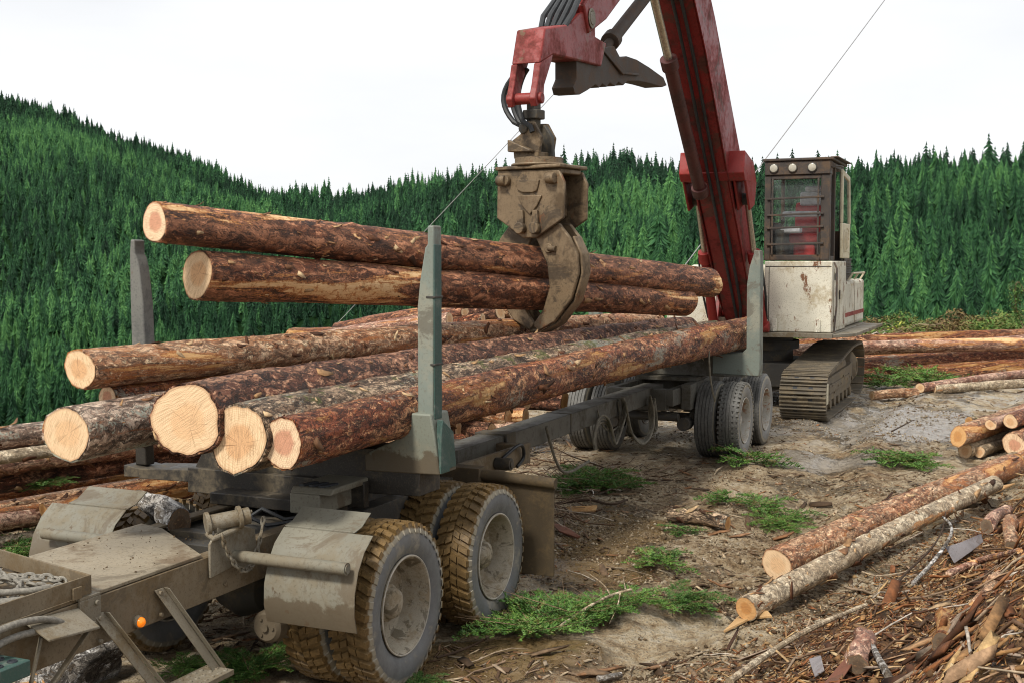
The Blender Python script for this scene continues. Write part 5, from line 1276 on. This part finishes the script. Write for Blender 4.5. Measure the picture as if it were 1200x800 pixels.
for a in [(640, 738, 1, .9, 2.7, 'bright green bough at the left tip of the long heap beside the tyre'), (665, 728, 3, .75, .4, 'thick green bough in the middle of the long heap beside the tyre'),
          (620, 745, 0, .8, 1.9, 'low green bough touching the muddy water by the tyre'), (705, 722, 3, .62, 1.0, 'bushy green bough under the forked bare stick'), (745, 712, 0, .75, 3.9, 'dark green bough right of the forked bare stick'),
          (790, 710, 1, .6, .1, 'thin green bough at the right end of the long heap'), (690, 571, 3, 1.05, .3, 'tall green bough standing by the hanging hoses'), (712, 576, 0, 1.0, 2.2, 'olive green bough beside the hanging hoses'), (672, 577, 0, 1.0, 4.2, 'green bough behind the mud flap'),
          (870, 545, 2, 1.6, 1.2, 'small green bough against the trailer tyre'), (890, 600, 0, .85, .4, 'pale green bough right of the lone log chunk'), (910, 618, 3, .6, 2.4, 'bright green bough in front of the long tan log'), (935, 612, 2, .9, 5.0, 'small sprig near the end of the long tan log'),
          (765, 663, 2, .9, .8, 'small green sprig alone on the mud below the log chunk'), (782, 655, 2, .7, 3.8, 'tiny dark sprig above the long green heap'), (795, 626, 2, .7, 1.5, 'tiny green sprig under the log chunk'), (845, 590, 2, 1.0, 3.0, 'olive sprig just above the log chunk'),
          (1065, 548, 0, 1.0, .5, 'flat green bough on the mud left of the right-hand pile'), (1040, 545, 2, 1.4, 1.5, 'small flat sprig left of the right-hand pile'), (488, 806, 3, .35, .4, 'green sprig at the foot of the near tyre'),
          (30, 652, 3, .8, .8, 'green bough on the ground at the left edge'), (55, 640, 0, .8, 2.5, 'green bough lying by the far mudguard'), (8, 660, 0, .7, 5.1, 'green bough cut by the left edge of the photo'), (300, 790, 3, .6, 1.1, 'shaded green bough under the truck'), (225, 792, 0, .6, 3.3, 'shaded green bough behind the truck steps'),
          (1080, 452, 0, 2.2, 1.1, 'pale green bough in front of the far log deck'), (1045, 455, 2, 2.6, 4.1, 'green bough beside the loader track')]: bough(*a)
def bough3(p, k, s, rot, label):
    o = link('fir_bough', bmesh_n[k]); o.location = p; o.scale = (s, s, s); o.rotation_euler = (0, .0, rot); link('stem', bmesh_s[k], o); props(o, label, 'fir bough', 'green boughs caught in the log deck')
bough3(gnd(52, 572, .52), 3, .5, .5, 'green bough caught between the logs of the left deck'); bough3(gnd(12, 570, .5), 0, .55, 2.5, 'green bough caught in the deck at the left edge')

def chips(n, area, smin, smax, seed, elong=(2, 7), lift=.0, pile=False, tipmin=.3, tilt=.25):
    q = np.random.default_rng(seed); P = []; 
    x, y = area(q, n); n = len(x); z = H(x, y)
    s = smin*(smax/smin)**(q.random(n)**2.2); L = s*q.uniform(elong[0], elong[1], n)**.6; W = s*q.uniform(.25, .8, n); T = np.minimum(s*.10, .012)+.003
    yaw = q.random(n)*6.283; pit = q.normal(size=n)*tilt; rol = q.normal(size=n)*tilt*1.6; curl = q.normal(size=n)*.35
    e = .001
    gx_ = (H(x+.1, y)-H(x-.1, y))/.2; gy_ = (H(x, y+.1)-H(x, y-.1))/.2
    V = np.zeros((n, 12, 3))
    ax = np.stack([np.cos(yaw)*np.cos(pit), np.sin(yaw)*np.cos(pit), np.sin(pit)+gx_*np.cos(yaw)+gy_*np.sin(yaw)], 1)
    bx_ = np.stack([-np.sin(yaw), np.cos(yaw), rol-gx_*np.sin(yaw)+gy_*np.cos(yaw)], 1); bx_ /= np.linalg.norm(bx_, axis=1)[:, None]
    nz = np.cross(ax, bx_)
    tip = q.uniform(tipmin, 1.0, (n, 2))
    c = np.stack([x, y, z+.2*s+q.random(n)*lift], 1)
    k = 0
    for iu, u in enumerate((-.5, 0, .5)):
        wv = W*(tip[:, 0] if u < 0 else (tip[:, 1] if u > 0 else 1.0))
        for v in (-.5, .5):
            for t in (-.5, .5):
                jit = 1+q.normal(size=n)*.2
                V[:, k] = c+ax*(u*L*jit)[:, None]+bx_*(v*wv)[:, None]+nz*((t*T+curl*L*(.25-u*u)*.5))[:, None]; k += 1
    fc = []
    for a in (0, 4): fc += [(a, a+4, a+5, a+1), (a+2, a+3, a+7, a+6), (a+1, a+5, a+7, a+3), (a, a+2, a+6, a+4)]
    fc += [(0, 1, 3, 2), (8, 10, 11, 9)]; fc = np.array(fc)
    FV_ = (fc[None]+(np.arange(n)*12)[:, None, None]).reshape(-1, 4)
    return V.reshape(-1, 3), FV_, np.repeat(q.random(n), 12)
M['slash'] = chip_mat('slash_bark_and_chips', [(.0, (.05, .022, .011)), (.20, (.17, .062, .024)), (.42, (.32, .125, .045)), (.56, (.26, .145, .065)), (.70, (.46, .24, .085)), (.80, (.34, .27, .215)), (.90, (.58, .37, .16)), (1.0, (.66, .50, .29))])
M['chipmat'] = chip_mat('scattered_chips', [(.0, (.05, .03, .016)), (.3, (.13, .075, .04)), (.5, (.22, .15, .09)), (.7, (.30, .14, .06)), (.85, (.40, .33, .24)), (1.0, (.55, .42, .26))])
def on_mound(q, n):
    s = q.uniform(-.3, 5.6, n*2); l = q.uniform(-3.6, 9.5, n*2); x = MP1.x+MN[0]*s+MDIR[0]*l; y = MP1.y+MN[1]*s+MDIR[1]*l
    k = q.random(n*2) < np.clip((s+.3)/.8, .12, 1); return x[k][:n], y[k][:n]
def on_mound_low(q, n):
    x, y = on_mound(q, n*4); s = (x-MP1.x)*MN[0]+(y-MP1.y)*MN[1]; d = fbm2(x*.8, y*.8, 3, 91)
    k = q.random(len(x)) < np.clip((s-.1)/1.5+d*.8, .05, 1); return x[k][:n], y[k][:n]
def on_yard(q, n):
    y = 6.5*(34/6.5)**q.random(n*2); x = q.uniform(-.5, .5, n*2)*y*1.0
    d = fbm2(x*.7, y*.7, 3, 55); k = (d > -.1) & (mound(x, y) < .06); return x[k][:n], y[k][:n]
def stuff(name, geo, mat, label, cat):
    V_, F_, T_ = geo; o = link(name, np_mesh(name, V_, F_.ravel(), np.full(len(F_), 4), mat, {'tint': T_})); return props(o, label, cat, kind='stuff')
g1 = chips(80000, on_mound, .006, .032, 1, (1.5, 9), lift=.025, tilt=.4); g2 = chips(3000, on_mound_low, .04, .12, 2, (1.2, 4), .03, tilt=.32, tipmin=.55)
g3 = chips(420, on_mound_low, .09, .20, 9, (1.2, 3.5), .05, tilt=.35, tipmin=.6)
g4 = chips(1500, on_mound, .015, .05, 10, (14, 60), .05, tilt=.25, tipmin=.5)
n1 = len(g1[0]); n2 = n1+len(g2[0]); n3 = n2+len(g3[0]); stuff('bark_slash', (np.concatenate([g1[0], g2[0], g3[0], g4[0]]), np.concatenate([g1[1], g2[1]+n1, g3[1]+n2, g4[1]+n3]), np.concatenate([g1[2], g2[2], g3[2]*.62, g4[2]])), M['slash'], 'heap of torn bark, chips and splinters in the near right corner', 'bark slash')
g1 = chips(20000, on_yard, .008, .04, 3, (1.5, 8), tilt=.2); g2 = chips(700, on_yard, .05, .13, 4, (2, 5), tilt=.15); n1 = len(g1[0])
stuff('wood_litter', (np.concatenate([g1[0], g2[0]]), np.concatenate([g1[1], g2[1]+n1]), np.concatenate([g1[2], g2[2]])), M['chipmat'], 'wood chips and bark scraps strewn over the muddy yard', 'wood litter')
def clods(n, area, smin, smax, seed):
    q = np.random.default_rng(seed); x, y = area(q, n); n = len(x); z = H(x, y); s = smin*(smax/smin)**(q.random(n)**2.5)
    D_ = np.array([(1, 0, 0), (.3, .95, 0), (-.8, .6, 0), (-.8, -.6, 0), (.3, -.95, 0), (0, 0, .75), (0, 0, -.5)])
    V_ = D_[None]*s[:, None, None]*(1+q.normal(size=(n, 7, 3))*.28); a = q.random(n)*6.283; ca, sa = np.cos(a)[:, None], np.sin(a)[:, None]
    V_ = np.stack([V_[..., 0]*ca-V_[..., 1]*sa+x[:, None], V_[..., 0]*sa+V_[..., 1]*ca+y[:, None], V_[..., 2]+z[:, None]+s[:, None]*.12], -1)
    fc = np.array([(i, (i+1) % 5, 5) for i in range(5)]+[((i+1) % 5, i, 6) for i in range(5)])
    F_ = (fc[None]+(np.arange(n)*7)[:, None, None]).reshape(-1, 3); return V_.reshape(-1, 3), F_, np.repeat(q.random(n), 7)
M['clod'] = chip_mat('mud_clods', [(.0, (.07, .043, .02)), (.35, (.165, .11, .056)), (.65, (.31, .235, .145)), (1.0, (.48, .41, .30))])
def yard_clods(q, n):
    y = 6.5*(26/6.5)**q.random(n*3); x = q.uniform(-.48, .48, n*3)*y; d = fbm2(x*.9, y*.9, 4, 65); k = (d > .02) & (mound(x, y) < .25); return x[k][:n], y[k][:n]
V_, F_, T_ = clods(60000, yard_clods, .005, .026, 21)
props(link('mud_clods', np_mesh('mud_clods', V_, F_.ravel(), np.full(len(F_), 3), M['clod'], {'tint': T_})), 'small clods of churned mud over the yard', 'mud clods', kind='stuff')
q = np.random.default_rng(31); n_ = 110; uu = q.uniform(-.40, .40, n_); vv = q.uniform(-2.2, -1.35, n_); k_ = (vv > -1.75+.4*(uu-.43)*-.9-.25*0) | (q.random(n_) < .5)
V_, F_, T_ = clods(n_, lambda q_, n: (uu, vv), .002, .010, 33)
V_[:, 2] += (1.0-H(uu, vv))[np.repeat(np.arange(n_), 7)]
W_ = np.stack([TO.x+UX.x*V_[:, 0]+VX.x*V_[:, 1], TO.y+UX.y*V_[:, 0]+VX.y*V_[:, 1], V_[:, 2]], 1)
props(link('mud_crumbs', np_mesh('mud_crumbs', W_, F_.ravel(), np.full(len(F_), 3), M['clod'], {'tint': T_*.5})), 'crumbs of dried mud and bark on the truck deck plate', 'mud crumbs', kind='stuff')
V_, F_, T_ = clods(30000, on_mound, .006, .035, 23)
M['soilclod'] = chip_mat('brown_soil_crumbs', [(.0, (.05, .024, .010)), (.4, (.15, .075, .028)), (.75, (.28, .15, .06)), (1.0, (.44, .28, .13))])
props(link('soil_crumbs', np_mesh('soil_crumbs', V_, F_.ravel(), np.full(len(F_), 3), M['soilclod'], {'tint': T_})), 'crumbs of brown soil and sawdust over the slash heap', 'soil crumbs', kind='stuff')
# thin sticks through the slash (stuff) and strewn about the yard
def sticks(n, area, lmin, lmax, seed, r=(.004, .012), tilt=.12, lift=.03, align=None):
    q = np.random.default_rng(seed); x, y = area(q, n); mb_v = []; mb_f = []; tn = []
    zz = H(x, y)
    for i in range(len(x)):
        L = lmin*(lmax/lmin)**q.random(); a = q.random()*6.283 if align is None else align+q.normal()*.5; n_ = 5; rr = q.uniform(*r); b = q.normal()*.18*L; p0 = len(mb_v)
        dx, dy = math.cos(a), math.sin(a); tl = q.normal()*tilt; px_ = x[i]+dx*np.linspace(-.5, .5, n_)*L; py_ = y[i]+dy*np.linspace(-.5, .5, n_)*L; hz_ = H(px_, py_)
        top = max(hz_) if False else None
        for k in range(n_):
            t = k/(n_-1)-.5; off = b*(.25-t*t)*2; c = (px_[k]-dy*off, py_[k]+dx*off, hz_[k]+rr+lift*q.random()+abs(tl)*L*(t+.5)*.5); rk = rr*(1.1-.6*(t+.5))
            for w in range(5): mb_v.append((c[0]-dy*rk*math.cos(w*1.2566), c[1]+dx*rk*math.cos(w*1.2566), c[2]+rk*math.sin(w*1.2566)))
        for k in range(n_-1):
            for w in range(5): mb_f.append((p0+k*5+w, p0+k*5+(w+1) % 5, p0+k*5+5+(w+1) % 5, p0+k*5+5+w))
        tn += [q.random()]*(n_*5)
    return np.array(mb_v), np.array(mb_f), np.array(tn)
M['stickmat'] = chip_mat('dead_sticks', [(.0, (.06, .035, .02)), (.3, (.16, .09, .05)), (.6, (.30, .22, .15)), (.85, (.45, .36, .25)), (1.0, (.55, .50, .44))])
stuff('slash_sticks', sticks(600, on_mound, .15, .9, 5), M['stickmat'], 'tangle of thin broken sticks poking out of the slash heap', 'sticks')
stuff('yard_twigs', sticks(420, on_yard, .10, .7, 6, (.003, .008), .04, .01), M['stickmat'], 'thin broken twigs strewn over the muddy yard', 'twigs')
def under_truck(q, n):
    u = q.uniform(-3.0, .6, n); v = q.uniform(1.6, 7.6, n); return TO.x+UX.x*u+VX.x*v, TO.y+UX.y*u+VX.y*v
stuff('brush_litter', sticks(420, under_truck, .25, 1.3, 8, (.004, .013), .25, .08), M['stickmat'], 'grey brush and broken branches under the reach beam', 'brush')
def far_strip(q, n):
    x = q.uniform(6, 34, n); y = edgeY(x)-q.uniform(.3, 5.0, n); return x, y
def on_px(pts, z0=.03):
    out = []
    for (px_, py_, dz) in pts:
        p = gnd(px_, py_)
        for _ in range(5): p = gnd(px_, py_, h1(p.x, p.y)+dz+z0)
        out.append(p)
    return out
def smooth(P, k=2):
    for _ in range(k):
        Q_ = [P[0]]
        for i in range(len(P)-1): Q_ += [P[i]*.75+P[i+1]*.25, P[i]*.25+P[i+1]*.75]
        P = Q_+[P[-1]]
    return P
def branch(pts, r0, r1, mat, label, forks=(), name='branch', cat='branch', group=None):
    P = smooth(on_px(pts)); n = len(P); mb = MB(); q = random.Random(len(label)); mb.tube(P, [r0+(r1-r0)*i/(n-1)+q.uniform(-.12, .12)*r0 for i in range(n)], 9)
    for fk in forks:
        Q_ = smooth(on_px(fk)); mb.tube(Q_, [r0*.7-(r0*.5)*i/(len(Q_)-1) for i in range(len(Q_))], 7)
    finish_top(mb, name, mat, label, cat, group)
SB = 'branches in the slash heap'
branch([(855, 798, .04), (900, 765, .06), (950, 735, .07), (1015, 708, .06)], .024, .014, M['bark_pale'], 'long pale branch running up the edge of the slash heap', group=SB)
branch([(1105, 605, .25), (1117, 616, .22), (1112, 634, .14), (1090, 662, .06), (1070, 683, .02)], .010, .019, M['bark_white'], 'bent whitish branch standing up in the slash heap', group=SB)
branch([(1018, 742, .02), (1026, 765, .06), (1036, 782, .05), (1045, 800, .02)], .012, .024, M['bark_white'], 'pale forked stick near the bottom of the slash heap', [[(1026, 765, .05), (1020, 752, .10)]], group=SB)
branch([(1034, 702, .02), (1060, 672, .05), (1090, 645, .07), (1105, 622, .12), (1108, 600, .25)], .012, .005, M['stickmat'], 'thin tan branch curving up beside the bent whitish one', group=SB)
branch([(1112, 672, .02), (1150, 655, .05), (1195, 645, .06)], .034, .022, M['bark_pink'], 'purplish branch lying across the slash heap', group=SB)
branch([(1005, 800, 0), (1075, 745, .0), (1140, 742, .01)], .012, .006, M['stickmat'], 'thin brown stick low in the slash heap', group=SB)
for (a, b, r, mt, lb) in (((1143, 717, .05), (1175, 676, .06), .055, 'bark_tan', 'orange-ended chunk of branch lying on the slash heap'), ((1155, 617, .06), (1180, 596, .08), .06, 'bark_pink', 'short barked chunk near the top of the slash heap'),
        ((1110, 722, .04), (1102, 755, .04), .05, 'bark_red', 'short reddish chunk in the middle of the slash heap'), ((1014, 745, .04), (1006, 778, .04), .06, 'bark_pink', 'hollow curl of bark near the bottom of the slash heap'), ((1184, 608, .10), (1184, 640, .08), .06, 'bark_tan', 'tan bark chunk at the right edge of the slash heap')):
    P = on_px([a, b]); log(P[0], P[1], r, r*.9, mt, lb, 'wood chunks in the slash heap', 'cut_old' if 'orange' in lb else 'cut_dark', name='wood_chunk', slope0=(.35, .5), rough=.12, segs=18, seg_len=.04, knots=2)
def slab(pts, t, mat, label, name='bark_slab', cat='bark slab'):
    P = on_px(pts); mb = MB(); n = len(P); c = sum(P, Vector())/n; nr = (P[1]-P[0]).cross(P[2]-P[0]).normalized(); nr = nr if nr.z > 0 else -nr
    mb.add([p+nr*t*.5 for p in P]+[p-nr*t*.5 for p in P], [list(range(n)), list(range(n, 2*n))]+[(i, (i+1) % n, n+(i+1) % n, n+i) for i in range(n)]); finish_top(mb, name, mat, label, cat, 'slabs on the slash heap', .004)
M['slate'] = paint('grey_bark_inside', (.30, .28, .29), (.18, .14, .13), .4, .6, 4)
M['split'] = paint('split_yellow_wood', (.52, .33, .15), (.36, .19, .07), .4, .7, 5)
M['redbarkin'] = paint('red_inner_bark', (.20, .07, .035), (.10, .045, .025), .4, .7, 5)
slab([(1108, 641, .10), (1125, 636, .12), (1150, 625, .14), (1152, 634, .08), (1138, 645, .06), (1118, 659, .03)], .012, M['slate'], 'smooth grey bark slab lying on the slash heap')
slab([(1114, 580, .12), (1160, 563, .20), (1150, 574, .14), (1120, 590, .06)], .02, M['split'], 'yellow split board leaning on the slim pale log')
slab([(1090, 600, .06), (1150, 574, .10), (1190, 566, .14), (1150, 584, .08)], .02, M['split'], 'long yellow splinter beside the slim pale log')
slab([(848, 740, .0), (872, 716, .03), (900, 716, .04), (905, 722, .02), (880, 724, .0)], .02, M['split'], 'orange torn splinter at the butt of the slim pale log')
slab([(966, 800, .02), (990, 772, .06), (1000, 776, .05), (980, 805, .01)], .01, M['redbarkin'], 'dark red strip of bark at the bottom of the photo')
slab([(948, 772, .03), (962, 768, .06), (966, 785, .04), (955, 793, .02)], .01, M['slate'], 'curled grey bark flake near the bottom of the photo')
slab([(1020, 615, .02), (1034, 600, .07), (1040, 604, .05), (1022, 628, .02)], .01, M['redbarkin'], 'reddish bark strip below the slim pale log')
# sticks on the yard
YB = 'sticks on the open mud'
branch([(740, 690, .10), (715, 697, .14), (695, 707, .10), (672, 722, .05), (655, 735, .02)], .010, .014, M['bark_pale'], 'forked bare stick lying over the green heap', [[(727, 693, .12), (724, 710, .08), (714, 730, .02)], [(716, 698, .12), (708, 684, .1), (685, 668, .12)], [(733, 690, .1), (730, 674, .12)]], group=YB)
branch([(512, 770, .01), (540, 762, .02), (570, 748, .02)], .010, .007, M['stickmat'], 'thin stick in the wet mud by the near tyre', group=YB)
branch([(640, 592, .02), (690, 583, .05), (715, 592, .03), (735, 585, .02)], .020, .010, M['stickmat'], 'dark curved stick in front of the tall green bough', group=YB)
branch([(735, 560, .02), (790, 563, .03), (815, 560, .02)], .010, .006, M['stickmat'], 'thin brown stick before the trailer tyres', group=YB)
branch([(822, 708, .01), (850, 718, .02), (868, 726, .01)], .013, .008, M['bark_moss'], 'dark stick pointing at the butt of the slim pale log', group=YB)
branch([(700, 795, .02), (728, 790, .02)], .020, .018, M['bark_white'], 'short pale stick at the bottom of the photo', group=YB)
branch([(1045, 505, .02), (1060, 497, .10), (1070, 492, .06)], .014, .006, M['stickmat'], 'small crooked twig on the pale mud near the loader', group=YB)
# torn chips with a colour of their own
for (pts, mt, lb) in (([(645, 612, .02), (662, 616, .03), (680, 628, .03), (676, 630, .01), (655, 622, .01)], 'redbarkin', 'torn red splinter on the mud behind the truck'), ([(663, 594, .02), (700, 592, .04), (698, 598, .02), (668, 600, .01)], 'split', 'orange torn splinter in front of the dark curved stick')):
    slab(pts, .02, M[mt], lb)

# ================================================================== BRUSH AT THE FAR EDGE OF THE YARD AND A TALL WEED
def leafy(name, n, area, seed, mat, hmax):
    q = np.random.default_rng(seed); x, y = area(q, n); z = H(x, y); n = len(x)
    hf = np.clip(.5+.7*fbm2(x*.6, y*.6, 3, 3), .12, 1.2)*hmax*q.random(n)**.7
    a = q.random(n)*6.283; L = q.uniform(.07, .20, n); W = L*q.uniform(.2, .5, n); up = q.normal(size=n)*.5
    d = np.stack([np.cos(a), np.sin(a), up], 1); s = np.stack([-np.sin(a), np.cos(a), q.normal(size=n)*.4], 1)
    c = np.stack([x, y, z+hf], 1)
    V_ = np.stack([c-d*L[:, None]*.5, c+s*W[:, None]*.5, c+d*L[:, None]*.5, c-s*W[:, None]*.5], 1).reshape(-1, 3)
    F_ = np.arange(n*4).reshape(-1, 4)
    o = link(name, np_mesh(name, V_, F_.ravel(), np.full(n, 4), mat, {'tint': np.repeat(np.clip(.5+.5*fbm2(x*.5, y*.5, 3, 8)+q.normal(size=n)*.15, 0, 1), 4)})); return o
M['brush'] = chip_mat('brush_leaves', [(.0, (.16, .10, .045)), (.2, (.27, .20, .07)), (.35, (.20, .24, .06)), (.6, (.12, .24, .045)), (.8, (.07, .20, .04)), (1.0, (.40, .44, .08))])
o = leafy('undergrowth', 60000, far_strip, 12, M['brush'], .85); props(o, 'yellow green brush along the far edge of the yard', 'brush', kind='stuff')
stuff('brush_litter', sticks(120, far_strip, .5, 2.5, 14, (.01, .03), .3, .25), M['stickmat'], 'dead branches tangled in the brush at the far edge of the yard', 'brush')
wp_ = gnd(1178, 394); wb = MB(); W0 = Vector((wp_.x, wp_.y-2, h1(wp_.x, wp_.y-2)))
W1 = at(1190, 330, W0.y); mid = W0.lerp(W1, .55)+Vector((-.25, 0, 0)); wb.tube(smooth([W0, mid, W1, W1+Vector((.18, 0, -.05)), W1+Vector((.30, 0, -.35))]), .018, 6); wb.tube([W0, at(1196, 388, W0.y)], .015, 6)
wb.tube([mid, mid+Vector((.5, .1, -.5))], .012, 6)
weed = finish_top(wb, 'tall_weed', M['twig'], 'lone tall drooping weed standing above the brush at the right edge', 'weed')
q = np.random.default_rng(5); Vw = []; Fw = []
for i in range(900):
    t = q.random(); p = (W0.lerp(mid, .6)).lerp(W1, min(1, t*1.2)) if t < .8 else W1+Vector((.28*q.random(), 0, -.3*q.random())); p = p+Vector(tuple(q.normal(size=3)*(.10 if t > .3 else .05)))-Vector((.1*q.random(), 0, .1*q.random())); a = q.random()*6.28; L = .16*q.uniform(.5, 1.2)
    d = Vector((math.cos(a)*.6, math.sin(a)*.6, -.7*q.random())); s = Vector((-math.sin(a), math.cos(a), .2))*.022; k = len(Vw); Vw += [p, p+d*L*.5+s, p+d*L, p+d*L*.5-s]; Fw += [k, k+1, k+2, k+3]
inv = ROOTM[weed.name].inverted(); Vw = [inv @ v for v in Vw]
link('leaves', np_mesh('leaves', [tuple(v) for v in Vw], Fw, np.full(len(Vw)//4, 4), M['bough']), weed)

# ================================================================== LIGHT, SKY, CAMERA
SUN_EL, SUN_AZ = R(50), R(212)               # high, behind the camera to the left
w = bpy.data.worlds.new('World'); SC.world = w; w.use_nodes = True; nt = w.node_tree
bg = nt.nodes['Background']
sky = nt.nodes.new('ShaderNodeTexSky'); sky.sky_type = 'NISHITA'; sky.sun_disc = False; sky.sun_elevation = SUN_EL; sky.sun_rotation = SUN_AZ; sky.altitude = 600; sky.dust_density = 2.5
tc = nt.nodes.new('ShaderNodeTexCoord'); mp = nt.nodes.new('ShaderNodeMapping'); mp.inputs['Scale'].default_value = (1, 1, 3.5); nt.links.new(tc.outputs['Generated'], mp.inputs['Vector'])
nz = nt.nodes.new('ShaderNodeTexNoise'); nz.inputs['Scale'].default_value = 2.2; nz.inputs['Detail'].default_value = 6; nt.links.new(mp.outputs[0], nz.inputs['Vector'])
rp = nt.nodes.new('ShaderNodeValToRGB'); rp.color_ramp.elements[0].position = .35; rp.color_ramp.elements[0].color = (5.7, 5.75, 5.85, 1); rp.color_ramp.elements[1].position = .65; rp.color_ramp.elements[1].color = (6.7, 6.7, 6.75, 1)
nt.links.new(nz.outputs['Fac'], rp.inputs['Fac'])
mx = nt.nodes.new('ShaderNodeMix'); mx.data_type = 'RGBA'; mx.inputs[0].default_value = .93
nt.links.new(sky.outputs[0], mx.inputs[6]); nt.links.new(rp.outputs[0], mx.inputs[7]); nt.links.new(mx.outputs[2], bg.inputs['Color']); bg.inputs['Strength'].default_value = .062
sl = bpy.data.lights.new('sun', 'SUN'); sl.energy = 1.5; sl.angle = R(10); sl.color = (1, .94, .84)
so = bpy.data.objects.new('sun', sl); COL.objects.link(so)
to_sun = Vector((math.sin(SUN_AZ)*math.cos(SUN_EL), math.cos(SUN_AZ)*math.cos(SUN_EL), math.sin(SUN_EL)))
so.rotation_euler = to_sun.to_track_quat('Z', 'Y').to_euler(); so.location = (0, 0, 40)
cd = bpy.data.cameras.new('camera'); cam = bpy.data.objects.new('camera', cd); COL.objects.link(cam); SC.camera = cam
cd.sensor_width = 36; cd.lens = F/1200*36; cd.clip_end = 6000; cd.clip_start = .05
cam.location = CAM; cam.rotation_euler = (R(90)-PITCH, 0, 0)
vs = SC.view_settings; SC.display_settings.display_device = 'sRGB'; vs.view_transform = 'Standard'; vs.look = 'None'; vs.exposure = EXPO; vs.gamma = 1; vs.use_curve_mapping = False
SC.render.engine = 'CYCLES'
SC.cycles.filter_width = 1.05; SC.cycles.use_denoising = DENOISE; SC.cycles.max_bounces = 6; SC.cycles.diffuse_bounces = 3; SC.cycles.transparent_max_bounces = 8
SC.render.film_transparent = False
